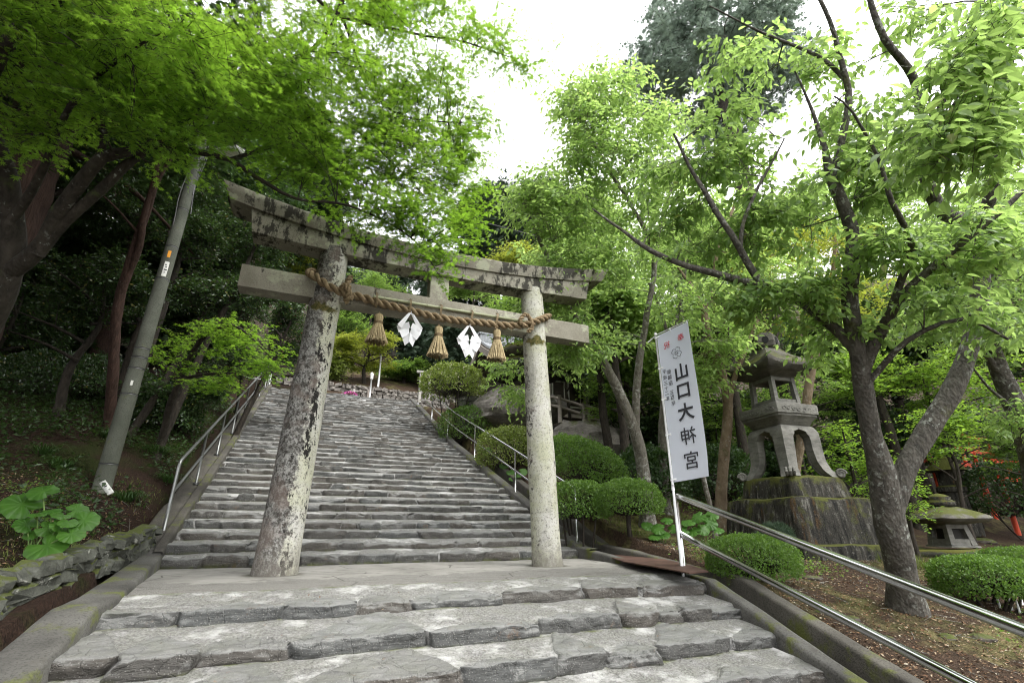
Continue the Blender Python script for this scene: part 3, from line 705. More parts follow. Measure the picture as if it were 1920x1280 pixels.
streamer(881, 611, 672, .195, 'white zigzag paper streamer hanging before the tiled roof', 9)

# ------------------------------------------------------------------ steel handrails
t = NT('stainless_steel'); M_steel = t.done(t.principled(t.mix(t.noise(8, 4), (.42, .42, .43), (.58, .58, .59)), t.ramp(t.noise(5, 5), (.3, .10), (.7, .22)), None, 1.0, .5))
t = NT('galvanised_steel'); M_galv = t.done(t.principled(t.mix(t.noise(10, 4), (.15, .155, .15), (.26, .265, .26)), .38, None, .8, .5))
def handrail(lab, xf, base, Y0, Y1, h, hm, r, step_, mat, endpost=True, bend=.12):
    """rails follow base(Y); posts stand every step_ metres"""
    th = thing('handrail', lab, 'handrail', (float(xf(Y0)), Y0, float(base(Y0))))
    pt = lambda y, dz: np.array((float(xf(y)), y, float(base(y)) + dz))
    sg = 1 if Y1 > Y0 else -1
    ys = np.linspace(Y0 + sg * bend, Y1, max(4, int(abs(Y1 - Y0) / .4)))
    sl = (pt(Y0 + sg * bend, h)[2] - pt(Y0, h)[2])
    m = MB(); path = [pt(Y0, -.06), pt(Y0, h * .5), pt(Y0, h - bend * 1.0), pt(Y0 + sg * bend * .12, h - bend * .3), pt(Y0 + sg * bend * .45, h - bend * .02)] + [pt(y, h) for y in ys]
    if endpost: path += [pt(Y1 + sg * bend * .8, h - bend * .35), pt(Y1 + sg * bend, h - bend), pt(Y1 + sg * bend, -.06)]
    sp = np.array(path); m.tube(sp, r, 14); m.build('rail', mat, th)
    m = MB(); m.tube([pt(y, hm) for y in np.linspace(Y0, Y1, len(ys))], r * .92, 12); m.build('middle_rail', mat, th)
    y = Y0 + sg * step_
    while sg * (Y1 - y) > .3:
        m = MB(); m.tube([pt(y, -.06), pt(y, h)], r * .9, 10); m.tube([pt(y, -.01), pt(y, .008)], r * 1.9, 12); m.build('post', mat, th); y += sg * step_
    return th
handrail('steel handrail climbing the upper steps past the utility pole', lambda y: xl_edge(y) - .19, lambda y: nose(y) + .05, 8.85, 21.8, .93, .48, .024, 1.72, M_galv)
handrail('steel handrail climbing the upper steps past the clipped shrubs', lambda y: xr_edge(y) + .11, lambda y: nose(y) + .08, 8.2, 20.2, .92, .46, .023, 2.35, M_steel)
def lowx(y): return np.interp(y, [-1, 1.74, 5.12], [3.48, 3.92, 4.47])
def lowz(y): return np.interp(y, [-1, 1.74, 5.12], [-1.68, -.93, .01])
handrail('thick steel handrail running down beside the lower steps in front of the cherry tree', lowx, lowz, 5.12, .1, .90, .44, .038, 4.4, M_steel, bend=.1)
th = thing('handrail', 'short white handrail on the terrace edge at the top of the steps', 'handrail', (-1.9, 22.2, 5.85))
mw = mat_plain('white_paint', (.72, .73, .73), .5, var=.08)
m = MB()
for dz in (.45, .95): m.tube([(-3.3, 22.3, 5.95 + dz), (-2.3, 22.2, 5.9 + dz), (-1.55, 21.9, 5.8 + dz)], .03, 8)
m.build('rail', mw, th)
for x, y in ((-2.9, 22.28), (-1.6, 21.95)):
    m = MB(); m.tube([(x, y, 5.6), (x, y, 6.85)], .03, 8); m.build('post', mw, th)

# ------------------------------------------------------------------ banner
bt = thing('banner', 'white vertical festival banner with black brush writing on a thin white pole', 'banner', (4.36, 5.0, 0))
pb = np.array((4.375, 5.03, -.02)); ptop = np.array((4.375, 5.03, 3.06))
m = MB(); m.tube([pb, pb + (0, 0, 1.4), ptop], [.0165, .0145, .012], 10); m.tube([ptop, ptop + (0, 0, .03)], .017, 8)
m.tube([(4.375, 5.03, .95), (4.375, 5.03, 1.02)], .019, 10); m.build('pole', mw, bt)
TL = P(1229, 629, 5.72); TLd = 5.72
pole_d = np.dot(pb - EYE, RV * 0 + np.array((math.sin(YAW) * math.cos(PITCH), math.cos(YAW) * math.cos(PITCH), math.sin(PITCH))))
TL = ptop + (.0, 0, -.03); hdir = np.array((.307 * RV + -.36 * FH)); hdir /= np.linalg.norm(hdir)
W_, H_ = .50, 1.98
TL = TL + hdir * .02
def S(u, v, off=0.0):
    u = np.asarray(u, float); v = np.asarray(v, float)
    nrm = np.array((hdir[1], -hdir[0], 0.0));
    if np.dot(nrm, EYE - TL) < 0: nrm = -nrm
    wave = .022 * np.sin(v * 4.4 + u * 1.6) * u + .008 * np.sin(v * 9 + 1 + u * 2) * (1 - u) * u * 4 + .02 * u * smooth01(v, .85, 1.0)
    return TL + hdir * (u * W_)[..., None] + np.array((0, 0, 1.0)) * (.055 * u - v * H_ - .015 * u * v)[..., None] + hdir * (-.015 * v * u)[..., None] + nrm * (wave + off)[..., None]
t = NT('banner_cloth')
p_ = t.principled(t.mix(t.noise(3, 3), (.76, .78, .83), (.82, .83, .87)), .75, t.bump(t.noise(9, 3), .15, .01), 0, .15); tr = t.n('BsdfTranslucent'); t.set(tr.inputs[0], (.62, .66, .74)); mx = t.n('MixShader'); mx.inputs[0].default_value = .45
t.t.links.new(p_.outputs[0], mx.inputs[1]); t.t.links.new(tr.outputs[0], mx.inputs[2]); M_cloth = t.done(mx)
U, V = np.meshgrid(np.linspace(0, 1, 24), np.linspace(0, 1, 110), indexing='ij')
m = MB(); m.grid(S(U, V)); m.grid(S(U, V, -.002), flip=True); cloth = m.build('cloth', M_cloth, bt)
m = MB()
m.tube([S(-.32, .005) + (0, 0, -.02), S(0, -.012), S(1.02, -.008)], .007, 8); m.build('crossbar', mw, bt)
m = MB()
for v in (.012, .24, .46, .70, .985):
    a = S(.09, v, .003); b = S(-.04, v, .003); m.bar(a, b, .003, .03, up=(0, 0, 1)); c0 = np.array((pb[0], pb[1], a[2])); m.tube([c0 - (0, 0, .016), c0 + (0, 0, .016)], .020, 10)
for u in (.45, .97): m.bar(S(u, .02, .003), S(u, -.012, .003), .02, .003, up=hdir)
m.build('loop', mw, bt)
M_ink = mat_plain('black_ink', (.035, .036, .042), .8, var=.1); M_red = mat_plain('red_ink', (.62, .05, .07), .8, var=.1)
def glyphs(rows, mat, name):
    """rows: (text, u, v, size in metres, bold); mirrored on the back of the cloth as the photo shows"""
    m = MB()
    for ch, u, v, size, bold, sx in rows:
        cu = bpy.data.curves.new('txt', 'FONT'); cu.body = ch; cu.size = 1; cu.align_x = 'CENTER'; cu.align_y = 'CENTER'; cu.offset = bold; cu.resolution_u = 3
        ob = bpy.data.objects.new('txt', cu); COL.objects.link(ob); bpy.context.view_layer.update()
        me = bpy.data.meshes.new_from_object(ob.evaluated_get(bpy.context.evaluated_depsgraph_get()))
        n = len(me.vertices); co = np.zeros(n * 3); me.vertices.foreach_get('co', co); co = co.reshape(-1, 3)
        c = (co.min(0) + co.max(0)) / 2; q = (co - c) * size
        faces = [tuple(p.vertices) for p in me.polygons]
        uu = u - q[:, 0] * sx / W_; vv = v - q[:, 1] / H_
        m.add(S(uu, vv, .010), faces); m.add(S(uu, vv, -.012), [f[::-1] for f in faces])
        bpy.data.objects.remove(ob); bpy.data.curves.remove(cu); bpy.data.meshes.remove(me)
    return m.build(name, mat, cloth, False)
big = [(c, u, v, .225, .026 if c in '山口大' else .006, 1.0) for c, u, v in (('山', .62, .315), ('口', .61, .445), ('大', .60, .582), ('神', .585, .735), ('宮', .575, .885))]
col2 = [(c, .255 + .004 * i, v, .066, .006, 1) for i, (c, v) in enumerate((('御', .285), ('鎮', .325), ('座', .365), ('五', .43), ('百', .465), ('年', .505)))]
col1 = [(c, .115, v, .062, .006, 1) for c, v in (('平', .275), ('成', .315), ('三', .355), ('十', .39), ('二', .425), ('年', .462))]
lt = glyphs(big + col2 + col1, M_ink, 'lettering'); glyphs([('奉', .74, .085, .105, .0, 1), ('祝', .30, .098, .105, .0, 1)], M_red, 'red_lettering')
m = MB(); ec = np.array((.555, .178)); er = .082
for q in range(4):
    a0 = math.pi / 2 * q + math.pi / 4 + .22
    tt = np.linspace(-1, 1, 26); ang = a0 + tt * .76; rr = er * (.46 + .54 * np.abs(np.cos(tt * math.pi / 2)) ** .45 - .10 * np.exp(-(tt / .16) ** 2))
    pts = [(ang[i], rr[i]) for i in range(26)]
    for (a, r1), (b, r2) in zip(pts[:-1], pts[1:]):
        for off, fl in ((.010, 1), (-.012, -1)):
            qd = [(a, r1), (b, r2), (b, r2 - .0065), (a, r1 - .0065)]
            m.add(S([ec[0] + r * math.cos(x) / W_ for x, r in qd], [ec[1] - r * math.sin(x) / H_ for x, r in qd], off), [(0, 1, 2, 3)[::fl]])
    for da, r0, r1, wd in ((.785, .030, .05, .004), (0, .008, .032, .006), (.3, .012, .03, .003), (-.3, .012, .03, .003)):
        x = a0 + da; e1 = np.array((math.cos(x), math.sin(x))); e2 = np.array((-e1[1], e1[0]))
        for off, fl in ((.010, 1), (-.012, -1)):
            qd = [e1 * r0 + e2 * wd / 2, e1 * r0 - e2 * wd / 2, e1 * r1 - e2 * wd / 2, e1 * r1 + e2 * wd / 2]
            m.add(S([ec[0] + q_[0] / W_ for q_ in qd], [ec[1] - q_[1] / H_ for q_ in qd], off), [(0, 1, 2, 3)[::fl]])
m.build('flower_crest', M_ink, cloth, False)

# ------------------------------------------------------------------ utility pole
pbx = P(195, 900, 7.2); pbx = onground(pbx[0], pbx[1], -.1)
M_pole = mat_concrete('pole_concrete', (.060, .066, .050), (.118, .124, .100), .40, .5)
up_ = thing('utility_pole', 'leaning-looking grey concrete utility pole on the dark bank beside the steps', 'utility pole', pbx)
PH = 8.6
def pole_pt(h): return pbx + np.array((.0, 0, h))
def pole_r(h): return .120 - .0046 * h
m = MB(); m.tube([pole_pt(h) for h in np.linspace(0, PH, 30)], [pole_r(h) for h in np.linspace(0, PH, 30)], 22); m.build('shaft', M_pole, up_)
def pole_h(py): # height at a photo row
    r = ray(0, py); fw = np.dot(pbx - EYE, FH); up = np.dot(ray(300, py), ZV); f = np.dot(ray(300, py), FH); return EYE[2] + fw * up / f - pbx[2]
M_dark = mat_plain('dark_metal', (.07, .07, .07), .5, .6)
for py in (465, 525, 655, 672, 692, 740, 870, 352, 395, 300):
    m = MB(); h = pole_h(py); m.tube([pole_pt(h - .012), pole_pt(h + .012)], pole_r(h) + .004, 22); m.build('band', M_dark, up_)
tocam = EYE - pbx; az0 = math.atan2(tocam[1], tocam[0])
def plate(name, py0, py1, a0, a1, mat, par):
    h0, h1 = pole_h(py1), pole_h(py0); A = np.linspace(az0 + a0, az0 + a1, 8); hh = np.linspace(h0, h1, 4)
    q = np.array([[pole_pt(h) + (pole_r(h) + .004) * np.array((math.cos(a), math.sin(a), 0)) for h in hh] for a in A])
    m = MB(); m.grid(q); return m.build(name, mat, par)
M_orange = mat_plain('orange_tag', (.62, .26, .02), .6); M_plate = mat_plain('white_plate', (.62, .62, .58), .6)
np_ = plate('number_plate', 495, 522, -.35, .30, M_plate, up_)
for k, py in enumerate((500, 504, 509, 514)): 
    q = plate('plate_mark', py, py + 2.2, -.22 + .1 * (k % 2), .0 + .1 * (k % 3), M_dark, np_)
    for v in q.data.vertices: v.co *= 1.0
    d = Vector((math.cos(az0), math.sin(az0), 0)) * .002
    for v in q.data.vertices: v.co += d
plate('orange_tag', 475, 487, -.32, .12, M_orange, up_)
plate('round_label', 716, 725, -.22, .06, M_plate, up_)
m = MB(); hl = pole_h(283); la = P(395, 290, 7.05); lb = P(449, 281, 6.5)
m.bar(la, lb, .13, .07); m.build('lamp', mat_plain('lamp_white', (.6, .61, .57), .5), up_)
m = MB(); m.tube([pole_pt(hl) , la], .02, 8); m.bar(la + (0, 0, .05), lb + (0, 0, .05), .15, .02); m.build('lamp_bracket', M_dark, up_)
m = MB()
for a, r_, h0, h1 in ((.9, .012, 5.4, 8.4), (-.9, .010, 4.6, 8.3), (1.3, .009, 5.0, 8.2), (.3, .007, 6.2, 8.4)):
    hs_ = np.linspace(h0, h1, 14)
    m.tube([pole_pt(h) + (pole_r(h) + .02 + .03 * math.sin(h * 4 + a)) * np.array((math.cos(az0 + a), math.sin(az0 + a), 0)) for h in hs_], r_, 6)
m.build('cable', M_dark, up_)
def cable(lab, a, b, sag, r_):
    t_ = np.linspace(0, 1, 30)[:, None]; p = a + (b - a) * t_; p[:, 2] -= sag * 4 * (t_ * (1 - t_))[:, 0]
    m = MB(); m.tube(p, r_, 6); tag(m.build('overhead_wire', M_dark), lab, 'wire')
cable('thin overhead wire passing from the utility pole into the dark maple', pole_pt(8.2), P(-150, 80, 6.5), .1, .010)
cable('thin overhead wire crossing in front of the dark cypress behind the gate', P(600, 330, 22), P(1330, 520, 22), .2, .018)
# small name stake at the foot of the pole
sp_ = thing('name_stake', 'small white painted stake leaning at the foot of the utility pole', 'stake', P(203, 925, 6.6))
a = P(192, 903, 6.75); b = P(208, 925, 6.6); m = MB(); m.bar(a, b, .075, .02, up=(-.3, -.8, .6)); m.build('board', M_plate, sp_)
m = MB(); u_ = (b - a) / np.linalg.norm(b - a)
for k in range(3):
    c = a + u_ * (.05 + .04 * k) + np.array((-.3, -.8, .6)) * .0125; m.bar(c - u_ * .012, c + u_ * .012, .03, .002, up=(-.3, -.8, .6))
m.build('lettering', M_dark, sp_)
# ------------------------------------------------------------------ leaves and trees
def tri_leaf(kindname):
    """leaf template: unit leaf along +x, normal +z -> (verts, faces)"""
    if kindname == 'maple' or kindname == 'maple7':
        ang = (-100, -48, 0, 48, 100) if kindname == 'maple' else (-125, -82, -40, 0, 40, 82, 125)
        ln = (.6, .88, 1, .88, .6) if kindname == 'maple' else (.42, .72, .93, 1.0, .93, .72, .42)
        V = []; F = []
        for a, l in zip(ang, ln):
            a = RAD(a); d = np.array((math.cos(a), math.sin(a))); p = np.array((-d[1], d[0])); b = len(V)
            for q, z in ((d * 0, 0), (d * .42 * l + p * .095, .015), (d * l, -.10 * l), (d * .42 * l - p * .095, .015)): V.append((q[0], q[1], z))
            F += [(b, b + 3, b + 2, b + 1)]
        return np.array(V), np.array(F)
    if kindname == 'cherry':
        st = [(.0, .0), (.22, .19), (.5, .235), (.78, .13), (1.0, 0.0)]
        V = [(0, 0, 0)]; F = []
        for x, w in st[1:4]: V += [(x, w, .045 - .22 * x * x), (x, 0, -.22 * x * x - .02), (x, -w, .045 - .22 * x * x)]
        V.append((1.05, 0, -.30))
        F = [(0, 2, 1), (0, 3, 2)]
        for i in (1, 4): F += [(i, i + 1, i + 4), (i, i + 4, i + 3), (i + 1, i + 2, i + 5), (i + 1, i + 5, i + 4)]
        F += [(7, 8, 10), (8, 9, 10)]
        return np.array(V), np.array(F)
    if kindname == 'simple':
        return np.array([(0, 0, 0), (.45, .24, .05), (1, 0, -.06), (.45, -.24, .05)]), np.array([(0, 3, 2), (0, 2, 1)])
    if kindname == 'round':
        return np.array([(0, 0, 0), (.3, .3, .04), (.75, .27, .03), (1, 0, -.05), (.75, -.27, .03), (.3, -.3, .04)]), np.array([(0, 5, 4, 3), (0, 3, 2, 1)])
    if kindname == 'needle':
        V = []; F = []
        for q in range(6):
            a = RAD((-62, -34, -12, 12, 34, 62)[q]); l = (.55, .8, 1, .95, .78, .5)[q]; d = np.array((math.cos(a), math.sin(a))); p = np.array((-d[1], d[0])) * .075; b = len(V)
            V += [(*(d * .02 - p), 0), (*(d * .02 + p), 0), (*(d * l), -.12 * l + .1 * (q % 2))]; F.append((b, b + 1, b + 2))
        return np.array(V), np.array(F)
TEMPL = {k: tri_leaf(k) for k in ('maple', 'maple7', 'cherry', 'simple', 'round', 'needle')}

def norm(a): return a / (np.linalg.norm(a, axis=-1, keepdims=True) + 1e-9)

def put_leaves(m, pos, axis, nrm, size, templ):
    V, F = TEMPL[templ]; n = len(pos)
    if n == 0: return
    x = norm(axis); z = nrm - x * np.sum(nrm * x, -1, keepdims=True); z = norm(z); y = np.cross(z, x)
    s = np.broadcast_to(size, (n,))[:, None, None]
    P_ = pos[:, None] + s * (V[None, :, 0, None] * x[:, None] + V[None, :, 1, None] * y[:, None] + V[None, :, 2, None] * z[:, None])
    f = (F[None] + (np.arange(n) * len(V))[:, None, None]).reshape(-1, F.shape[1])
    m.add(P_.reshape(-1, 3), f)

def put_twigs(m, a, b, r0, r1):
    """three-sided slivers from a to b (N,3)"""
    n = len(a); d = norm(b - a); ref = np.where(np.abs(d[:, 2:3]) < .9, np.array((0, 0, 1.0)), np.array((1.0, 0, 0)))
    u = norm(np.cross(d, ref)); w = np.cross(d, u); V = []
    for p, r in ((a, r0), (b, r1)):
        for k in range(3):
            t_ = k * 2.0944; V.append(p + (u * math.cos(t_) + w * math.sin(t_)) * r)
    V = np.stack(V, 1); F = np.array([(0, 1, 4, 3), (1, 2, 5, 4), (2, 0, 3, 5)])
    m.add(V.reshape(-1, 3), (F[None] + (np.arange(n) * 6)[:, None, None]).reshape(-1, 4))

STYLE = {
 # twigs, leaves per twig, twig length, z spread of twigs, leaf droop, normal jitter, template, leaf size, size jitter
 'maple_near': dict(nt=7, nl=13, L=.42, zs=.16, droop=.18, nj=.38, tp='maple7', size=.043, up=.0, sp=2.3),
 'maple':      dict(nt=6, nl=12, L=.50, zs=.14, droop=.15, nj=.38, tp='maple', size=.052, up=.0, sp=2.3),
 'maple_far':  dict(nt=6, nl=15, L=.65, zs=.16, droop=.15, nj=.4, tp='simple', size=.10, up=.0, sp=2.6),
 'cherry':     dict(nt=5, nl=8, L=.42, zs=.35, droop=.5, nj=.55, tp='cherry', size=.108, up=.12, sp=1.6),
 'cherry_mid': dict(nt=6, nl=9, L=.55, zs=.35, droop=.45, nj=.55, tp='cherry', size=.105, up=.1, sp=1.8),
 'broad':      dict(nt=7, nl=11, L=.38, zs=.7, droop=.1, nj=.6, tp='simple', size=.085, up=.15, sp=2.6),
 'broad_far':  dict(nt=8, nl=13, L=.8, zs=.7, droop=.1, nj=.7, tp='simple', size=.17, up=.15, sp=3.1),
 'conifer':    dict(nt=7, nl=9, L=.8, zs=.35, droop=.35, nj=.5, tp='needle', size=.26, up=-.1, sp=2.8),
 'conifer_far':dict(nt=8, nl=9, L=1.5, zs=.4, droop=.3, nj=.6, tp='needle', size=.55, up=-.1, sp=3.0),
}

def tree(name, label, cat, base, limbs, blobs, style, leaf, bark, seed, group=None, bend=.14, k=12, flowers=None, over={}, twig_r=.0035, jit=.04, rough=.16, screen=True, maxlen=None):
    """limbs: lists of (px, py, depth, radius) or world (x, y, z, r) rows when screen is False; blobs: (px, py, depth, rx, ry, rd, count)"""
    st = dict(STYLE[style]); st.update(over)
    R_ = np.random.default_rng(seed)
    base = np.asarray(base, float)
    th = thing(name, label, cat, base, group)
    wood = MB(); nodes = []; rad = []
    for li, L in enumerate(limbs):
        W = np.array([[*(P(a, b, c) if screen else (a, b, c)), r] for a, b, c, r in L])
        if li == 0: W = np.vstack([[base[0], base[1], base[2] - .15, W[0, 3] * 1.05], W]) if np.linalg.norm(W[0, :3] - base) > .25 else np.vstack([[*(base - (0, 0, .15)), W[0, 3]], W[1:]])
        s = spline(W, .12 if k >= 10 else .3, jit, seed + li * 5)
        r = np.clip(s[:, 3], .004, None).copy()
        if li == 0: h = s[:, 2] - base[2]; r = r * (1 + .35 * np.exp(-np.clip(h, 0, None) / (r[0] * 1.1)))
        wood.tube(s[:, :3], r, k, True, rough, seed + li, 2.5)
        nodes.append(s[:, :3]); rad.append(s[:, 3])
    nodes = np.vstack(nodes); rad = np.concatenate(rad)
    if len(nodes) > 40: lo = int(len(limbs) and 0)
    C = []
    for px, py, d, rx, ry, rd, n in blobs:
        q = R_.normal(size=(n, 3)); q = norm(q) * (R_.random((n, 1)) ** .45)
        for a in q:
            if screen: C.append(P(px + a[0] * rx, py + a[1] * ry, d + a[2] * rd))
            else: C.append(np.array((px + a[0] * rx, py + a[1] * ry, d + a[2] * rd)))
    C = np.array(C)
    C = C[C[:, 2] > zg(C[:, 0], C[:, 1]) + .15]
    dist = np.min(np.linalg.norm(C[:, None] - nodes[None, ::2], axis=2), axis=1); C = C[np.argsort(dist)]
    cap = len(nodes) + 6000; N = np.zeros((cap, 3)); Rr = np.zeros(cap); n = len(nodes); N[:n] = nodes; Rr[:n] = rad
    skip = max(2, int(.12 * len(nodes))); Dirs = np.zeros_like(C)
    for i, c in enumerate(C):
        dd = np.linalg.norm(N[:n] - c, axis=1); dd[:0] = 99
        dd = dd + .25 * np.clip(N[:n, 2] - c[2], 0, None) + .6 * (Rr[:n] < .0045)
        j = int(np.argmin(dd)); p0 = N[j]; ln = np.linalg.norm(c - p0) + 1e-6
        mid = (p0 + c) / 2 + np.array((0, 0, .35 * bend * ln)) + R_.normal(size=3) * bend * .5 * ln
        t_ = np.linspace(0, 1, max(3, min(9, int(ln / .22) + 2)))[:, None]
        path = (1 - t_) ** 2 * p0 + 2 * t_ * (1 - t_) * mid + t_ ** 2 * c
        r0 = min(Rr[j] * .6, twig_r + .010 * ln + .002); rr = r0 + (twig_r - r0) * t_[:, 0]
        if r0 < twig_r: rr = np.full(len(t_), r0)
        wood.tube(path, rr, 5 if ln > .3 and k >= 10 else 4, False)
        e = len(path) - 1
        if n + e < cap: N[n:n + e] = path[1:]; Rr[n:n + e] = rr[1:]; n += e
        Dirs[i] = path[-1] - path[-2]
    Dirs[:, 2] *= .5; Dirs = norm(Dirs + R_.normal(size=Dirs.shape) * .15)
    nt, nl, L = st['nt'], st['nl'], st['L']
    M = len(C)
    az = np.arctan2(Dirs[:, 1], Dirs[:, 0])[:, None] + R_.uniform(-st['sp'], st['sp'], (M, nt))
    tz = R_.normal(st['up'], st['zs'], (M, nt))
    td = norm(np.stack([np.cos(az), np.sin(az), tz], -1))
    tl = L * R_.uniform(.5, 1.15, (M, nt))[..., None]
    ts = C[:, None] - Dirs[:, None] * (R_.random((M, nt, 1)) * L * .5)
    te = ts + td * tl
    if twig_r > 0: put_twigs(wood, ts.reshape(-1, 3), te.reshape(-1, 3), twig_r * .75, twig_r * .35)
    t_ = (np.arange(nl)[None, None] + R_.random((M, nt, nl))) / nl * .95 + .08
    side = np.where(np.arange(nl) % 2 == 0, 1.0, -1.0)[None, None, :, None]
    T = td[:, :, None]
    perp = norm(np.cross(np.broadcast_to(td, td.shape), np.array((0, 0, 1.0))))[:, :, None]
    pos = ts[:, :, None] + T * (tl[:, :, None] * t_[..., None]) - np.array((0, 0, .12)) * (t_[..., None] ** 2) * L
    pos = pos + R_.normal(size=pos.shape) * st['size'] * .25
    ax = T * .55 + perp * side * R_.uniform(.3, 1.0, (M, nt, nl, 1)) + R_.normal(size=pos.shape) * .22; ax[..., 2] -= st['droop'] * R_.uniform(.4, 1.5, (M, nt, nl))
    nr = np.array((0, 0, 1.0)) + R_.normal(size=pos.shape) * st['nj']
    sz = st['size'] * R_.uniform(.6, 1.15, (M * nt * nl))
    cr = MB(); put_leaves(cr, pos.reshape(-1, 3), ax.reshape(-1, 3), nr.reshape(-1, 3), sz, st['tp'])
    wood.build('trunk', bark, th); cr.build('crown', leaf, th, False)
    if flowers is not None:
        fm = MB(); pick = R_.choice(M, min(M, flowers[1]), False)
        for c in C[pick]:
            for q in range(6):
                a = q * 1.047; put_leaves(fm, (c + td[0, 0] * .1)[None], np.array([[math.cos(a), math.sin(a), .3]]), np.array([[0, 0, 1.0]]), .055, 'round')
        fm.build('blossom', flowers[0], th, False)
    return th

def easy_tree(name, label, cat, px, py, d, rx, ry, style, leaf, bark, seed, n=60, group=None, lean=0, r=.16, lumps=6, rd=None, over={}, **kw):
    """a tree whose crown fills the photo ellipse (px, py, rx, ry) at depth d; trunk from the ground under it"""
    R_ = np.random.default_rng(seed); s = d / FPX
    c = P(px, py, d); rX = rx * s; rZ = ry * s * .95; rD = rd if rd else rX * .85
    gb = onground(c[0] + lean, c[1]); top = c + np.array((0, 0, rZ * .55))
    if gb[2] > c[2] - rZ * .3: gb = onground(c[0] + lean * .2, c[1] - .5)
    H = max(top[2] - gb[2], .6)
    w = lambda f, ox, oy, rr: (gb[0] + (c[0] - gb[0]) * f + ox * r, gb[1] + (c[1] - gb[1]) * f + oy * r, gb[2] + H * f, rr)
    j = R_.normal(size=(8, 2))
    limbs = [[w(0, 0, 0, r), w(.3, j[0, 0], j[0, 1], r * .82), w(.6, j[1, 0], j[1, 1], r * .6), w(1, 0, 0, r * .25)]]
    for q in range(4):
        f = .35 + .13 * q; a = R_.uniform(0, 6.28); b0 = w(f, 0, 0, r * .4)
        limbs.append([b0, (b0[0] + math.cos(a) * rX * .35, b0[1] + math.sin(a) * rD * .35, b0[2] + rZ * .25, r * .28), (b0[0] + math.cos(a) * rX * .75, b0[1] + math.sin(a) * rD * .75, b0[2] + rZ * .4, r * .12)])
    per = max(3, n // (lumps + 2)); bl = [(c[0], c[1], c[2], rX * .8, rD * .8, rZ * .8, per * 2)]
    Rr, Ff = RV, FH
    for q in range(lumps):
        v = norm(R_.normal(size=3)); v[2] *= .9
        o = Rr * v[0] * rX * .72 + Ff * v[1] * rD * .72 + np.array((0, 0, v[2] * rZ * .75))
        bl.append((c[0] + o[0], c[1] + o[1], c[2] + o[2], rX * .36, rX * .36, rZ * .30, per))
    return tree(name, label, cat, gb, limbs, bl, style, leaf, bark, seed, group, k=8, twig_r=kw.pop('twig_r', .006), screen=False, over=over, **kw)

B_cherry = mat_bark('cherry_bark', (.042, .039, .034), (.125, .115, .098), (.30, .315, .28), .54, (9, 9, 5), (.075, .08, .03), .8, .60)
B_pale = mat_bark('pale_bark', (.07, .062, .05), (.20, .185, .155), (.36, .36, .33), .5, (8, 8, 3), (.07, .085, .03), .6, .6)
B_dark = mat_bark('dark_bark', (.014, .012, .010), (.050, .042, .033), (.15, .155, .13), .62, (9, 9, 3), (.04, .05, .016), .6, .62)
B_maple = mat_bark('maple_bark', (.016, .014, .011), (.050, .043, .033), (.22, .23, .20), .60, (7, 7, 3), (.05, .065, .02), .6, .60)
B_cedar = mat_bark('cedar_bark', (.020, .013, .010), (.070, .042, .032), (.09, .09, .075), .7, (22, 22, 1.2), (.03, .035, .014), 1.0, .66)
B_red = mat_bark('red_bark', (.028, .018, .014), (.080, .047, .037), (.15, .14, .12), .62, (9, 9, 2), None, .6)
B_tan = mat_bark('tan_bark', (.13, .095, .06), (.27, .21, .145), (.35, .34, .30), .57, (6, 6, 3), (.07, .085, .03), .6, .6)

L_maple = mat_leaf('maple_leaf', (.055, .130, .016), (.120, .215, .026), (.31, .54, .045), .57, .42, .3, (.20, .13, .03))
L_mapleB = mat_leaf('bright_maple_leaf', (.09, .19, .028), (.17, .285, .045), (.34, .54, .06), .54, .45, .3)
L_cherry = mat_leaf('cherry_leaf', (.095, .175, .052), (.175, .275, .09), (.40, .58, .15), .56, .36, .4, (.17, .15, .04))
L_cherryL = mat_leaf('light_cherry_leaf', (.135, .235, .06), (.225, .345, .10), (.44, .62, .16), .56, .4, .4)
L_yellow = mat_leaf('yellow_green_leaf', (.17, .23, .035), (.28, .33, .05), (.42, .48, .06), .45, .45, .3)
L_camel = mat_leaf('camellia_leaf', (.022, .050, .017), (.060, .105, .034), (.09, .17, .03), .22, .26, .55, (.16, .15, .04))
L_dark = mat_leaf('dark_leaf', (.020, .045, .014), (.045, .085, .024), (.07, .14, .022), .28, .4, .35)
L_mid = mat_leaf('mid_leaf', (.075, .145, .034), (.14, .22, .052), (.28, .45, .07), .50, .42, .35)
L_con = mat_leaf('conifer_needle', (.028, .052, .030), (.062, .095, .055), (.06, .10, .05), .22, .55, .25)
L_conHaze = mat_leaf('hazed_conifer_needle', (.16, .215, .175), (.27, .345, .275), (.30, .38, .29), .25, .6, .2)  # sky haze and glare painted into the pale needle colour
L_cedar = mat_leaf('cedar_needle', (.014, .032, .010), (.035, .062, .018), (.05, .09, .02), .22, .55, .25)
L_hedge = mat_leaf('hedge_leaf', (.050, .110, .018), (.115, .195, .034), (.20, .36, .05), .36, .38, .35)
L_azalea = mat_leaf('azalea_leaf', (.085, .13, .024), (.20, .24, .05), (.26, .36, .05), .34, .42, .35, (.34, .30, .22))
L_farf = None
M_redfl = mat_plain('red_blossom', (.45, .03, .05), .6); M_pinkfl = mat_plain('pink_blossom', (.62, .13, .42), .6)
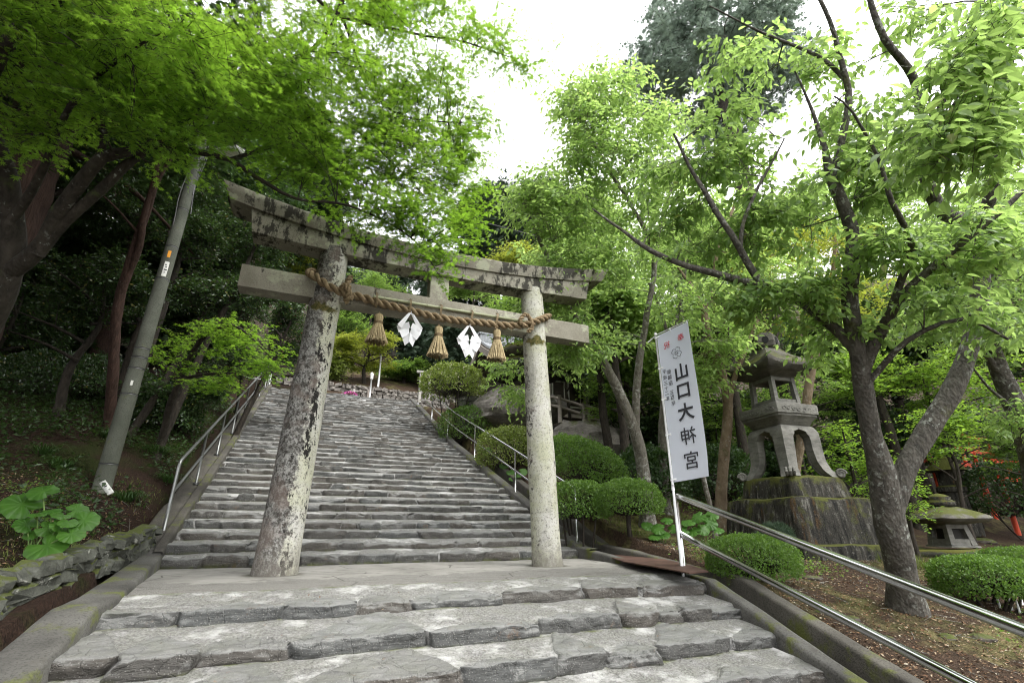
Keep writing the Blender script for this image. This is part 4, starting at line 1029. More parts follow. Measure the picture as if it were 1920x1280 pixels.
# ------------------------------------------------------------------ trees on the dark bank
b0 = P(-140, 900, 4.7); b0 = onground(b0[0], b0[1])
tree('maple_tree', 'large maple spreading star-shaped leaves over the gate from lichen-spotted limbs at the dark bank', 'tree', b0, [
  [(-140, 900, 4.7, 0.144), (-70, 700, 4.7, 0.131), (0, 540, 4.7, 0.112), (22, 430, 4.7, 0.100), (8, 330, 4.6, 0.081), (-20, 240, 4.4, 0.069), (-10, 130, 4.2, 0.056), (80, 10, 4.1, 0.044), (240, -80, 4.3, 0.031)],
  [(0, 520, 4.7, 0.081), (70, 470, 4.7, 0.072), (110, 405, 4.65, 0.066), (150, 345, 4.6, 0.059), (190, 295, 4.6, 0.053), (240, 285, 4.7, 0.044), (300, 262, 4.9, 0.034), (340, 225, 5.0, 0.028), (380, 203, 5.0, 0.022), (440, 130, 5.0, 0.016)],
  [(70, 475, 4.7, 0.062), (120, 415, 4.7, 0.053), (190, 355, 4.7, 0.048), (250, 300, 4.8, 0.041), (300, 270, 4.9, 0.035), (360, 286, 5.0, 0.031), (430, 300, 5.1, 0.027), (480, 330, 5.2, 0.021), (560, 372, 5.3, 0.016), (650, 386, 5.4, 0.012), (770, 445, 5.45, 0.008), (825, 520, 5.4, 0.004)],
  [(188, 300, 4.6, 0.031), (196, 225, 4.6, 0.028), (176, 160, 4.5, 0.022), (150, 70, 4.4, 0.012)],
  [(18, 420, 4.65, 0.044), (75, 330, 4.6, 0.034), (112, 245, 4.5, 0.028), (150, 175, 4.4, 0.022), (250, 90, 4.0, 0.012), (330, 50, 3.6, 0.008)],
  [(80, 10, 4.1, 0.044), (300, -90, 4.6, 0.037), (640, -60, 5.2, 0.028), (638, 10, 5.2, 0.023), (600, 80, 5.2, 0.020), (545, 122, 5.2, 0.017), (478, 152, 5.2, 0.012), (474, 200, 5.2, 0.006)],
  [(300, -90, 4.6, 0.037), (520, -60, 5.4, 0.028), (640, 30, 5.8, 0.019), (800, 68, 6.3, 0.014), (872, 80, 6.6, 0.011), (960, 110, 6.9, 0.006)],
  [(640, 30, 5.8, 0.016), (700, 170, 5.9, 0.014), (760, 220, 6.0, 0.011), (860, 230, 6.2, 0.006)],
  [(430, 300, 5.1, 0.022), (520, 270, 5.4, 0.017), (640, 230, 5.7, 0.012), (760, 330, 5.9, 0.008)],
 ], [
  (110, 40, 4.3, 220, 90, .8, 96), (340, 70, 3.5, 90, 55, .25, 14), (350, 150, 4.7, 230, 110, .8, 99), (110, 160, 4.9, 130, 60, .6, 30),
  (560, 110, 5.2, 160, 130, .9, 73), (600, 270, 5.5, 130, 100, .8, 52), (735, 330, 5.9, 150, 105, .7, 69), (780, 150, 6.4, 140, 140, .9, 69),
  (865, 270, 6.6, 62, 120, .6, 35), (905, 50, 6.8, 60, 70, .5, 17), (985, 120, 7.0, 40, 38, .3, 8), (700, 20, 6.0, 220, 60, 1, 52),
  (812, 450, 5.45, 34, 50, .15, 12), (760, 400, 5.5, 60, 30, .2, 12), (830, 500, 5.4, 16, 26, .1, 4), (720, 385, 5.4, 60, 18, .2, 8), (580, 305, 5.4, 90, 30, .3, 12), (420, 225, 5.0, 60, 35, .3, 11), (860, 420, 6.1, 60, 40, .4, 13), (330, 290, 4.9, 60, 25, .3, 6),
  (60, 250, 4.4, 70, 45, .3, 12), (230, 215, 4.3, 80, 40, .3, 14), (690, 250, 5.8, 110, 90, .6, 20), (850, 330, 6.3, 60, 90, .5, 17), (770, 250, 6.2, 90, 80, .6, 16),
  (100, -200, 4.6, 400, 130, 1.2, 75), (600, -160, 5.8, 300, 100, 1.0, 48)],
 'maple_near', L_maple, B_maple, 11, over=dict(nl=13))
c0 = PY(80, 300, 9.6); c0 = onground(-5.3, 9.6)
tree('cedar_tree', 'giant cedar with a thick reddish fibrous trunk behind the maple limbs', 'tree', c0, [
  [(-5.3, 9.6, c0[2], .78), (-5.3, 9.6, 3, .68), (-5.3, 9.65, 6, .60), (-5.25, 9.7, 10, .5), (-5.2, 9.7, 16, .3)]] + [
  [(-5.3, 9.6, z, .08), (-5.3 + 1.8 * math.cos(a), 9.6 + 1.8 * math.sin(a), z + .1, .05), (-5.3 + 3.6 * math.cos(a), 9.6 + 3.6 * math.sin(a), z - .5, .02)] for z, a in ((6.5, -.8), (7.2, .9), (8, 2.2), (8.6, -1.8), (9.4, .1), (10.2, 1.6), (11, -1), (12, 3))],
  [(-4.8, 8.6, 8.6, 3.2, 3.0, 1.8, 60), (-5.3, 9.6, 11.5, 3.2, 3.2, 2.5, 60)], 'conifer', L_cedar, B_cedar, 21, screen=False, k=26, rough=.10, jit=.01, twig_r=.006)
def dark(label, px, py, d, rx, ry, seed, n=60, leaf=None, style='broad', bark=None, fl=None, name='camellia_tree', **kw):
    return easy_tree(name, label, 'tree', px, py, d, rx, ry, style, leaf or L_camel, bark or B_dark, seed, n, 'dark evergreen trees on the bank', flowers=fl, **kw)
dark('glossy camellia filling the gap under the raised left end of the gate lintel', 505, 430, 11.5, 75, 105, 31, 110, lean=-1.1, r=.08)
dark('glossy dark camellia between the utility pole and the cut end of the tie beam', 425, 545, 11.0, 90, 105, 32, 120, lean=-1.1, r=.08)
dark('camellia dotted with red blossoms beside the stained gate pillar', 555, 610, 13.5, 60, 95, 33, 100, lean=-1.1, r=.08, fl=(M_redfl, 14))
dark('tall dark camellia behind the upper half of the utility pole', 330, 400, 12.0, 110, 130, 34, 120, r=.12)
dark('spreading dark camellia over the low shaded hedge', 190, 545, 10.5, 130, 75, 35, 110, r=.10)
dark('dark camellia at the edge of the photo behind the cedar', 30, 590, 11.0, 110, 80, 36, 80, r=.10)
dark('low dark evergreen bush behind the steel handrail', 330, 730, 10.6, 90, 60, 37, 90, leaf=L_dark, r=.06, name='evergreen_bush')
dark('low dark evergreen bush beside the top of the steps', 455, 690, 14.0, 55, 45, 38, 60, leaf=L_dark, r=.06, name='evergreen_bush')
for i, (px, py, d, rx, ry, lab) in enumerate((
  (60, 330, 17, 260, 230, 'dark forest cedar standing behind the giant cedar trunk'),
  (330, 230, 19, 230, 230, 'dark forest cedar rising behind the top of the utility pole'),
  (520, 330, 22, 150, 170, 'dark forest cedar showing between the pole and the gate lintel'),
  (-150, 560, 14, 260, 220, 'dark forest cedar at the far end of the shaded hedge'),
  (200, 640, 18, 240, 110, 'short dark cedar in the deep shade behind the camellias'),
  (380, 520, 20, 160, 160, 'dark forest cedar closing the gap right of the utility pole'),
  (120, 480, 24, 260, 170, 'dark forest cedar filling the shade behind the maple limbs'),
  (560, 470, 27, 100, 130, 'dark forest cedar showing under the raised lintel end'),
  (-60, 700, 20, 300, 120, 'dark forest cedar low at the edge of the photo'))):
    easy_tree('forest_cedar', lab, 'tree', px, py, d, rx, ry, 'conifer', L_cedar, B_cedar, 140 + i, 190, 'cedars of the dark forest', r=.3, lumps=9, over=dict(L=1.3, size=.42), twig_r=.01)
g = onground(*P(215, 760, 9.3)[:2])
tree('red_trunk_tree', 'slender pair of reddish trunks leaning behind the utility pole', 'tree', g, [
  [(205, 800, 9.3, .10), (222, 580, 9.3, .085), (242, 500, 9.3, .08), (262, 430, 9.3, .07), (290, 350, 9.2, .06), (310, 260, 9.2, .045)],
  [(238, 520, 9.3, .06), (262, 460, 9.25, .055), (272, 400, 9.2, .05), (300, 330, 9.2, .04), (345, 250, 9.2, .03)],
  [(262, 440, 9.25, .03), (225, 400, 9.1, .02), (190, 365, 9.0, .012)]],
  [(300, 250, 9.3, 90, 60, .8, 26), (200, 330, 9.4, 60, 50, .6, 10)], 'broad', L_camel, B_red, 51)
g = onground(*P(300, 820, 9.0)[:2])
tree('maple_sapling', 'low maple bough reaching bright green sprays towards the stained pillar', 'tree', g, [
  [(300, 830, 9.2, .07), (330, 730, 9.1, .055), (375, 640, 9.0, .04), (430, 610, 8.8, .028), (480, 640, 8.6, .016), (525, 690, 8.5, .006)],
  [(340, 710, 9.1, .035), (400, 700, 8.8, .02), (470, 700, 8.6, .008)]],
  [(455, 635, 8.7, 65, 22, .35, 16), (505, 680, 8.5, 32, 26, .25, 10), (400, 612, 8.9, 45, 22, .3, 9), (400, 710, 8.8, 70, 30, .5, 14), (330, 660, 9.1, 60, 40, .5, 9)],
  'maple', L_maple, B_dark, 52, over=dict(size=.055, nt=7))

for i, (x, y, z, rx, lab) in enumerate(((-4.6, 3.2, 7.0, 3.4, 'tall dark evergreen added above the maple to shade the low stone wall'), (-6.5, 12.5, 9.0, 3.8, 'tall dark evergreen added for shade over the utility pole'), (-9.5, 6.5, 7.5, 4.0, 'tall dark evergreen added to shade the bank beyond the cedar'), (-6.5, -2.5, 6.5, 4.2, 'tall unseen evergreen added to shade the bank beyond the lower steps'), (-4.4, 15.5, 10.0, 3.2, 'tall dark evergreen crown added for shade high behind the utility pole'), (-10.5, 13.5, 9.5, 4.0, 'tall dark evergreen added for shade in the forest behind the cedar'), (-3.9, 4.6, 9.0, 3.2, 'tall dark evergreen added to shade the near end of the maple'), (-3.3, 1.6, 8.2, 2.8, 'tall dark evergreen added for shade above the lower steps'), (18.5, 9.5, 6.2, 3.4, 'dark evergreen added to shade the ground around the vermilion gates'))):  # evergreens added for the shade they cast, mostly out of view
    g = onground(x, y); h = z - g[2]
    tree('shade_evergreen', lab, 'tree', g, [[(x, y, g[2], .2), (x + .1, y + .2, g[2] + h * .5, .16), (x, y, z, .08)]] + [[(x, y, g[2] + h * .7, .07), (x + rx * .5 * math.cos(a), y + rx * .5 * math.sin(a), z + .3, .05), (x + rx * .9 * math.cos(a), y + rx * .9 * math.sin(a), z + .4, .02)] for a in (.4, 1.9, 3.3, 4.8)],
      [(x, y, z + .6, rx, rx, 1.5, 460)], 'broad_far', L_dark, B_dark, 250 + i, 'evergreens added to shade the shrine grounds', screen=False, k=8, twig_r=.006)

# ------------------------------------------------------------------ trees in the garden
g = G(1697, 1140); 
tree('cherry_tree', 'big forked cherry tree with a dark lichened trunk beside the great stone lantern', 'tree', g, [
  [(1697, 1140, 5.35, 0.164), (1690, 1050, 5.35, 0.150), (1668, 960, 5.35, 0.150), (1658, 900, 5.35, 0.143), (1640, 820, 5.35, 0.101), (1622, 740, 5.35, 0.098), (1608, 660, 5.3, 0.087), (1596, 560, 5.3, 0.085), (1600, 450, 5.3, 0.072), (1560, 340, 5.3, 0.055), (1548, 280, 5.3, 0.030), (1528, 210, 5.35, 0.018), (1490, 130, 5.4, 0.007)],
  [(1672, 960, 5.35, 0.112), (1700, 880, 5.4, 0.108), (1745, 800, 5.5, 0.105), (1792, 710, 5.6, 0.098), (1828, 610, 5.7, 0.091), (1842, 500, 5.7, 0.084), (1835, 420, 5.7, 0.077), (1770, 400, 5.6, 0.076), (1735, 330, 5.5, 0.060), (1728, 230, 5.4, 0.051), (1712, 145, 5.4, 0.043), (1655, 75, 5.3, 0.034), (1618, -30, 5.3, 0.025)],
  [(1614, 700, 5.3, 0.076), (1640, 640, 5.2, 0.064), (1668, 590, 5.1, 0.055), (1690, 560, 5.0, 0.047), (1740, 510, 4.9, 0.041), (1790, 470, 4.8, 0.036), (1850, 420, 4.7, 0.030), (1925, 355, 4.6, 0.021), (1990, 280, 4.5, 0.017)],
  [(1668, 590, 5.1, 0.043), (1690, 520, 5.0, 0.036), (1705, 470, 4.9, 0.029), (1672, 380, 4.8, 0.024), (1655, 310, 4.8, 0.019), (1600, 210, 4.7, 0.012), (1560, 180, 4.7, 0.007)],
  [(1608, 660, 5.3, 0.064), (1560, 610, 5.4, 0.060), (1500, 565, 5.5, 0.055), (1432, 540, 5.6, 0.051), (1360, 520, 5.7, 0.043), (1290, 500, 5.8, 0.036), (1220, 470, 5.9, 0.029), (1160, 425, 6.0, 0.019), (1110, 390, 6.1, 0.010)],
  [(1432, 540, 5.6, 0.047), (1400, 490, 5.6, 0.043), (1372, 440, 5.6, 0.036), (1330, 380, 5.7, 0.030), (1300, 320, 5.8, 0.022), (1262, 250, 5.9, 0.014)],
  [(1390, 480, 5.6, 0.025), (1392, 420, 5.6, 0.022), (1430, 330, 5.7, 0.015), (1470, 260, 5.8, 0.009)],
  [(1735, 330, 5.5, 0.043), (1770, 170, 5.3, 0.034), (1800, 110, 5.1, 0.029), (1830, 30, 5.0, 0.024), (1860, -40, 5.0, 0.017)],
  [(1560, 340, 5.3, 0.043), (1590, 200, 5.3, 0.036), (1578, 130, 5.3, 0.029), (1560, 60, 5.3, 0.024), (1525, -20, 5.3, 0.017)],
  [(1590, 155, 5.3, 0.025), (1540, 110, 5.4, 0.022), (1450, 70, 5.6, 0.017), (1400, 45, 5.7, 0.012), (1330, 12, 5.8, 0.007)],
  [(1835, 430, 5.7, 0.068), (1870, 330, 5.4, 0.051), (1890, 200, 5.2, 0.038), (1900, 80, 5.1, 0.025)],
  [(1625, 720, 5.3, 0.034), (1700, 640, 5.0, 0.025), (1800, 600, 4.8, 0.020), (1890, 640, 4.7, 0.012)],
 ], [
  (1640, 310, 5.28, 130, 90, 0.40, 37), (1815, 230, 3.70, 110, 150, 0.40, 51), (1700, 480, 5.08, 140, 60, 0.40, 28), (1850, 440, 4.88, 80, 90, 0.40, 23), (1520, 540, 5.48, 110, 38, 0.40, 22), (1400, 572, 5.68, 80, 22, 0.40, 14),
  (1555, 110, 5.68, 90, 70, 0.40, 11), (1400, 110, 6.08, 80, 55, 0.40, 14), (1860, 60, 3.80, 80, 60, 0.40, 17), (1480, 400, 5.88, 110, 90, 0.40, 23), (1370, 260, 6.08, 100, 80, 0.40, 28), (1300, 420, 6.18, 100, 60, 0.40, 22), (1890, 610, 5.08, 50, 40, 0.30, 8), (1700, 20, 5.58, 90, 30, 0.40, 8),
  (1640, 210, 5.18, 40, 30, 0.30, 5), (1560, 610, 5.48, 90, 25, 0.40, 12), (1760, 580, 4.98, 100, 30, 0.30, 12), (1230, 470, 6.6, 30, 20, .2, 3), (1530, 660, 5.8, 40, 20, .3, 5), (1350, 330, 6.2, 90, 50, .4, 12), (1420, 440, 6.0, 80, 50, .4, 12), (1560, 230, 5.7, 50, 40, .3, 7), (1240, 330, 6.4, 60, 60, .3, 9)],
 'cherry', L_cherry, B_cherry, 61, k=18, rough=.14)
g = onground(*P(1930, 950, 7.6)[:2])
tree('cherry_tree', 'second cherry tree leaning in from the edge of the photo behind the trimmed bush', 'tree', g, [
  [(1960, 960, 7.6, .18), (1930, 830, 7.6, .16), (1895, 745, 7.6, .14), (1868, 680, 7.6, .12), (1850, 600, 7.6, .10), (1880, 450, 7.6, .07)],
  [(1880, 710, 7.6, .05), (1830, 640, 7.5, .04), (1770, 590, 7.4, .03), (1700, 575, 7.3, .015)],
  [(1905, 770, 7.6, .03), (1860, 730, 7.3, .02), (1825, 690, 7.2, .012)]],
  [(1880, 600, 7.5, 90, 70, .7, 39), (1770, 600, 7.4, 110, 45, .5, 36), (1890, 420, 7.6, 80, 120, .8, 51), (1905, 790, 7.2, 50, 60, .4, 10)],
 'cherry_mid', L_cherry, B_cherry, 62)
g = onground(*P(1215, 1000, 9.4)[:2])
tree('cherry_tree', 'young cherry tree with several leaning stems behind the clipped hedge and the cream pillar', 'tree', g, [
  [(1216, 1000, 9.4, .15), (1207, 900, 9.4, .125), (1190, 810, 9.4, .11), (1155, 725, 9.4, .095), (1118, 655, 9.3, .08), (1060, 560, 9.2, .055), (1010, 450, 9.2, .035), (985, 380, 9.2, .02)],
  [(1192, 815, 9.4, .075), (1196, 700, 9.4, .07), (1212, 600, 9.4, .06), (1226, 510, 9.4, .05), (1210, 430, 9.4, .04), (1150, 330, 9.4, .028), (1100, 240, 9.4, .018)],
  [(1226, 520, 9.4, .035), (1240, 420, 9.4, .03), (1270, 330, 9.5, .02)],
  [(1118, 655, 9.3, .045), (1080, 640, 9.0, .035), (1040, 610, 8.9, .02)],
  ],
  [(1070, 205, 9.6, 40, 26, .3, 7), (1250, 210, 9.6, 60, 50, .5, 14), (1000, 400, 9.3, 40, 50, .4, 10), (1125, 240, 9.4, 100, 100, .9, 91), (1060, 380, 9.2, 80, 90, .9, 68), (1200, 350, 9.5, 100, 110, .9, 74), (1050, 530, 9.1, 80, 60, .7, 44), (1150, 150, 9.6, 60, 45, .5, 20), (1130, 480, 9.2, 100, 70, .7, 44), (1100, 640, 8.9, 100, 50, .6, 40), (975, 360, 9.2, 28, 40, .4, 11), (940, 690, 9.0, 40, 12, .3, 7), (960, 742, 9.0, 42, 14, .3, 8), (1090, 190, 9.6, 50, 30, .4, 17)],
 'cherry_mid', L_cherryL, B_pale, 63)
def garden(name, label, limbs, blobs, seed, leaf=L_cherryL, bark=B_pale, style='cherry_mid', base=None, **kw):
    a = limbs[0][0]; w_ = P(a[0], a[1], a[2]); g = onground(w_[0], w_[1])
    return tree(name, label, 'tree', g, limbs, blobs, style, leaf, bark, seed, 'slender trees behind the banner', **kw)
garden('garden_tree', 'straight slender grey tree just behind the foot of the banner', [
  [(1250, 960, 10.6, .10), (1244, 860, 10.6, .095), (1246, 760, 10.6, .085), (1256, 650, 10.6, .075), (1275, 560, 10.6, .06), (1290, 470, 10.6, .045), (1300, 380, 10.6, .03)],
  [(1256, 640, 10.6, .04), (1230, 560, 10.6, .03), (1190, 480, 10.5, .02)]],
  [(1290, 380, 10.6, 80, 80, .8, 30), (1240, 520, 10.5, 80, 60, .7, 22), (1330, 560, 10.6, 60, 50, .6, 16)], 64)
garden('garden_tree', 'sinuous tan tree with pale scars and ivy between the banner and the stone lantern', [
  [(1352, 950, 10.0, .12), (1358, 860, 10.0, .105), (1366, 770, 10.0, .10), (1352, 690, 10.0, .09), (1330, 640, 10.0, .08), (1322, 590, 10.0, .07), (1340, 540, 10.0, .06), (1345, 470, 10.0, .045), (1380, 380, 10.0, .03)],
  [(1362, 800, 10.0, .07), (1375, 720, 9.9, .055), (1420, 600, 9.9, .04), (1450, 520, 9.9, .03)],
  [(1328, 600, 10.0, .05), (1300, 545, 10, .04), (1270, 500, 10, .02)]],
  [(1380, 430, 10.2, 90, 70, .8, 28), (1440, 520, 10.0, 80, 50, .7, 18), (1320, 700, 9.8, 60, 60, .5, 14), (1390, 620, 9.9, 60, 50, .5, 12)], 65, bark=B_tan)
garden('garden_tree', 'thin leaning tree with a scaly pale foot behind the banner cloth', [
  [(1335, 960, 9.0, .05), (1318, 890, 9.0, .048), (1300, 800, 9.1, .045), (1285, 690, 9.2, .04), (1275, 560, 9.3, .03)]],
  [(1285, 560, 9.3, 70, 60, .6, 18), (1350, 640, 9.4, 50, 40, .5, 10)], 66)
garden('garden_tree', 'leaning tan tree standing behind the roof of the great stone lantern', [
  [(1490, 900, 11.5, .11), (1510, 780, 11.5, .10), (1530, 660, 11.5, .08), (1560, 540, 11.5, .06), (1570, 430, 11.5, .04)],
  [(1525, 680, 11.5, .05), (1480, 590, 11.4, .04), (1430, 500, 11.3, .02)]],
  [(1520, 480, 11.5, 130, 80, .9, 40), (1620, 560, 11.6, 90, 70, .8, 24), (1430, 560, 11.3, 80, 60, .6, 16)], 67, leaf=L_yellow, bark=B_tan, style='maple_far')
def under(label, px, py, d, rx, ry, seed, n=40, leaf=L_mapleB, **kw):
    return easy_tree('maple_bush', label, 'tree', px, py, d, rx, ry, 'maple_far', leaf, B_dark, seed, n, 'bright maples in the garden', r=.06, **kw)
under('layered bright green maple right behind the legs of the great stone lantern', 1590, 850, 11.5, 70, 90, 71, 46)
under('layered bright green maple between the two stems of the forked cherry', 1760, 800, 12.0, 90, 60, 72, 44)
under('broad bright maple behind the upper stem of the forked cherry', 1860, 690, 12.5, 110, 70, 73, 44)
under('low maple branch sweeping down over the small stone lantern', 1690, 930, 9.6, 50, 70, 74, 20, over=dict(L=.4, size=.07))
under('yellow green maple lit behind the crossing cherry branches', 1430, 500, 15, 120, 50, 75, 44, leaf=L_yellow)
for i, (px, py, d, rx, ry, lf, lab) in enumerate(((1270, 720, 13.5, 70, 60, L_mid, 'mid green maple right behind the banner cloth'), (1340, 800, 14, 80, 60, L_mid, 'mid green maple between the banner and the great lantern legs'), (1500, 760, 15, 90, 60, L_mid, 'mid green maple behind the platform of the great stone lantern'),
    (1610, 700, 14.5, 90, 60, L_mapleB, 'bright maple behind the straight stem of the forked cherry'), (1730, 710, 14.5, 80, 60, L_mapleB, 'bright maple framed inside the fork of the big cherry'), (1900, 820, 13, 80, 60, L_mid, 'mid green maple above the vermilion gates'), (1170, 740, 15, 80, 60, L_mid, 'mid green maple behind the log fence'), (1060, 650, 17, 60, 60, L_cherryL, 'light green maple just past the cream pillar'))):
    under(lab, px, py, d, rx, ry, 270 + i, 56, leaf=lf)
under('dim green maple in the shade behind the leaning tan tree', 1450, 720, 13.5, 120, 60, 76, 40, leaf=L_mid)
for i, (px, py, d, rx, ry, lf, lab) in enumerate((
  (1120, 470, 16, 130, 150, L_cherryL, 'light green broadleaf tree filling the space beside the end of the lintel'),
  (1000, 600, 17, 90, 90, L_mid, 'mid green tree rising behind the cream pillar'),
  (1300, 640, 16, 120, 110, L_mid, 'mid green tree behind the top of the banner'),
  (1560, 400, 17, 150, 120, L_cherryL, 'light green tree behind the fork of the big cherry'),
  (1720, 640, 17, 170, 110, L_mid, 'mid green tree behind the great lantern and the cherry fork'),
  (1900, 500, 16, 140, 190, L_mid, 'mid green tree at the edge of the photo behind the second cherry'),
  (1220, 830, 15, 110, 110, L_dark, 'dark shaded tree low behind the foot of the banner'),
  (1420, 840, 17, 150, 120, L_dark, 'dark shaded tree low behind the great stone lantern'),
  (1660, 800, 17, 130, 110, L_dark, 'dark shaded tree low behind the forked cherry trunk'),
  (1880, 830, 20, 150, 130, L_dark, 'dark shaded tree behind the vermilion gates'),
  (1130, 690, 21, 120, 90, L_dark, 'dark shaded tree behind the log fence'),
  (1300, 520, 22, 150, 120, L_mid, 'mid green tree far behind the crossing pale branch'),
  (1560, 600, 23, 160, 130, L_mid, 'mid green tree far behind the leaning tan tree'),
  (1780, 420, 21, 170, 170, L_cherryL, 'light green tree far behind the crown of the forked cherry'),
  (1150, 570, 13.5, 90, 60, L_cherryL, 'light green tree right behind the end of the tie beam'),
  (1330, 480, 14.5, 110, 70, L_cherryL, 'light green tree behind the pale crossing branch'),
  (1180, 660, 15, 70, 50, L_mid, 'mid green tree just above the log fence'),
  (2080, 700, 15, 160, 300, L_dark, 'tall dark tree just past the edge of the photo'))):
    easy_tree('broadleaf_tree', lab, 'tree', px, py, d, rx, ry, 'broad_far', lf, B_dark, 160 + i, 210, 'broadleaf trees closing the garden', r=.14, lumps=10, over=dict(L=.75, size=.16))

# ------------------------------------------------------------------ trees behind the gate and on the hill
easy_tree('camphor_tree', 'very tall evergreen with haze-tinted needles towering over the garden against the white sky', 'tree', 1330, 130, 27, 175, 190, 'conifer', L_conHaze, B_dark, 181, 440, None, r=.55, lumps=44, over=dict(L=.9, size=.30, nt=8), twig_r=.02)
for i, (px, py, d, rx, ry, lab) in enumerate((
  (1000, 400, 40, 60, 90, 'dark cypress peak in the gap of sky beside the maple'),
  (925, 430, 36, 70, 120, 'dark cypress behind the middle of the lintel'),
  (1080, 420, 42, 70, 80, 'dark cypress half hidden by the light green tree'),
  (880, 560, 38, 110, 110, 'dark cypress above the tiled roof'),
  (740, 560, 44, 90, 110, 'dark cypress above the white paper streamers'),
  (640, 540, 46, 110, 120, 'dark cypress behind the stained pillar'),
  (800, 640, 34, 60, 55, 'dark evergreen in the shade at the foot of the hill'),
  (860, 650, 31, 50, 45, 'dark evergreen beside the tiled roof at the foot of the hill'))):
    easy_tree('cypress_tree', lab, 'tree', px, py, d, rx, ry, 'conifer_far', L_con, B_dark, 190 + i, 200, 'dark conifers on the hill', r=.3, lumps=10, over=dict(L=1.2, size=.5), twig_r=.02)
for i, (px, py, d, rx, ry, st, lf, lab) in enumerate((
  (690, 660, 28, 68, 48, 'maple_far', L_yellow, 'rounded yellow green maple behind the tall white pole'),
  (640, 610, 33, 60, 60, 'broad_far', L_mid, 'soft green tree seen beside the stained pillar above the rounded maple'),
  (700, 540, 38, 70, 50, 'broad_far', L_mid, 'hazy green tree crown framed between lintel and tie beam'),
  (890, 530, 30, 60, 50, 'maple_far', L_cherryL, 'light green maple framed between the strut and the cream pillar'),
  (985, 490, 20, 50, 45, 'maple_far', L_yellow, 'yellow leaved maple just above the end of the lintel'),
  (545, 500, 26, 45, 60, 'maple_far', L_yellow, 'yellow green maple in the gap below the raised lintel end'),
  (760, 690, 30, 50, 20, 'maple_far', L_mid, 'low spreading maple beside the white pole at the foot of the hill'),
  (610, 680, 27, 40, 40, 'broad_far', L_azalea, 'russet budding tree right beside the stained pillar'),
  (940, 660, 24, 50, 40, 'maple_far', L_mid, 'green maple peeping over the tiled roof'))):
    easy_tree('hill_tree', lab, 'tree', px, py, d, rx, ry, st, lf, B_dark, 210 + i, 130, 'trees at the foot of the hill', r=.12, lumps=8, over=dict(size=.15 if d > 25 else .12), twig_r=.01)
# ------------------------------------------------------------------ clipped bushes
def bush(name, label, px, py, d, rx, ry, seed, leaf=None, size=.035, n=7000, rdp=None, pw=2.6, templ='round', stems=5, group='clipped bushes beside the steps', lump=.10, foot=None, tilt=0.0, fl=None):
    R_ = np.random.default_rng(seed)
    if foot is not None:
        gp = G(px, foot, 0, 4.0); d = float(np.dot(gp - EYE, FH * math.cos(PITCH) + ZV * math.sin(PITCH))) + .3
    s = d / FPX; c = P(px, py, d); a = np.array((rx * s, (rdp or rx * s), ry * s))
    g = onground(c[0], c[1]); g[2] = min(g[2], c[2] - a[2] * .7)
    th = thing(name, label, 'bush', g, group)
    D = norm(R_.normal(size=(n, 3))); D[:, 2] = np.where(D[:, 2] < -.55, -D[:, 2], D[:, 2])
    sup = (np.abs(D[:, 0]) ** pw + np.abs(D[:, 1]) ** pw + np.abs(D[:, 2]) ** pw) ** (-1 / pw)
    lum = 1 + lump * fbm(D * 2.6 + seed, seed, 4) + .07 * fbm(D * 8 + seed, seed + 1, 3)
    gap = fbm(D * 5 + seed * .7, seed + 2, 3)
    dep = 1 - np.abs(R_.normal(0, .055, n)) + np.where(R_.random(n) < .05, R_.random(n) ** 2 * .22, 0) - np.where(R_.random(n) < .25, R_.random(n) * .35, 0)
    q = D * (sup * lum * dep)[:, None]
    pos = c + RV * (q[:, 0] * a[0])[:, None] + FH * (q[:, 1] * a[1])[:, None] + np.array((0, 0, 1.0)) * (q[:, 2] * a[2] + tilt * q[:, 0] * a[0])[:, None]
    keep = (gap > -.34) | (R_.random(n) < .35)
    outw = norm(RV * (D[:, 0] / a[0])[:, None] + FH * (D[:, 1] / a[1])[:, None] + np.array((0, 0, 1.0)) * (D[:, 2] / a[2])[:, None])
    ax = norm(outw * .55 + R_.normal(size=(n, 3)) * .55 + np.array((0, 0, .25)))
    nr = outw + np.array((0, 0, .5)) + R_.normal(size=(n, 3)) * .45
    m = MB(); put_leaves(m, pos[keep], ax[keep], nr[keep], (size * R_.uniform(.5, 1.3, n))[keep], templ)
    w = MB()
    for k in range(stems):
        an = R_.uniform(0, 6.28); rr = .35 if stems > 1 else 0
        e = c + RV * (math.cos(an) * a[0] * .6 * (stems > 1)) + FH * (math.sin(an) * a[1] * .6 * (stems > 1)) - np.array((0, 0, a[2] * .1))
        b = g + RV * (math.cos(an) * .10 * (stems > 1)) + FH * (math.sin(an) * .08 * (stems > 1)) - np.array((0, 0, .08))
        w.tube(spline(np.array([b, (b * .55 + e * .45) + R_.normal(size=3) * .04 + (0, 0, -.03), e]), .08), np.linspace(.022 if stems > 1 else .038, .008, len(spline(np.array([b, (b * .55 + e * .45), e]), .08)))[:1] if False else .018 if stems > 1 else .04, 6)
    # fine twig work inside the crown
    k = 260; D2 = norm(R_.normal(size=(k, 3))); D2[:, 2] = np.abs(D2[:, 2]) - .35
    st = c - np.array((0, 0, a[2] * .55)) + D2 * a * .2
    en = c + RV * (D2[:, 0] * a[0] * .85)[:, None] + FH * (D2[:, 1] * a[1] * .85)[:, None] + np.array((0, 0, 1.0)) * (D2[:, 2] * a[2] * .85)[:, None]
    put_twigs(w, st, en, .006, .002)
    w.build('stem', B_dark, th); m.build('foliage', leaf or L_hedge, th, False)
    if fl:
        f = MB(); idx = R_.choice(n, fl[1], False); put_leaves(f, pos[idx] + outw[idx] * .01, outw[idx] + R_.normal(size=(fl[1], 3)) * .6, outw[idx] + R_.normal(size=(fl[1], 3)) * .4, fl[2], 'round'); f.build('blossom', fl[0], th, False)
    return th
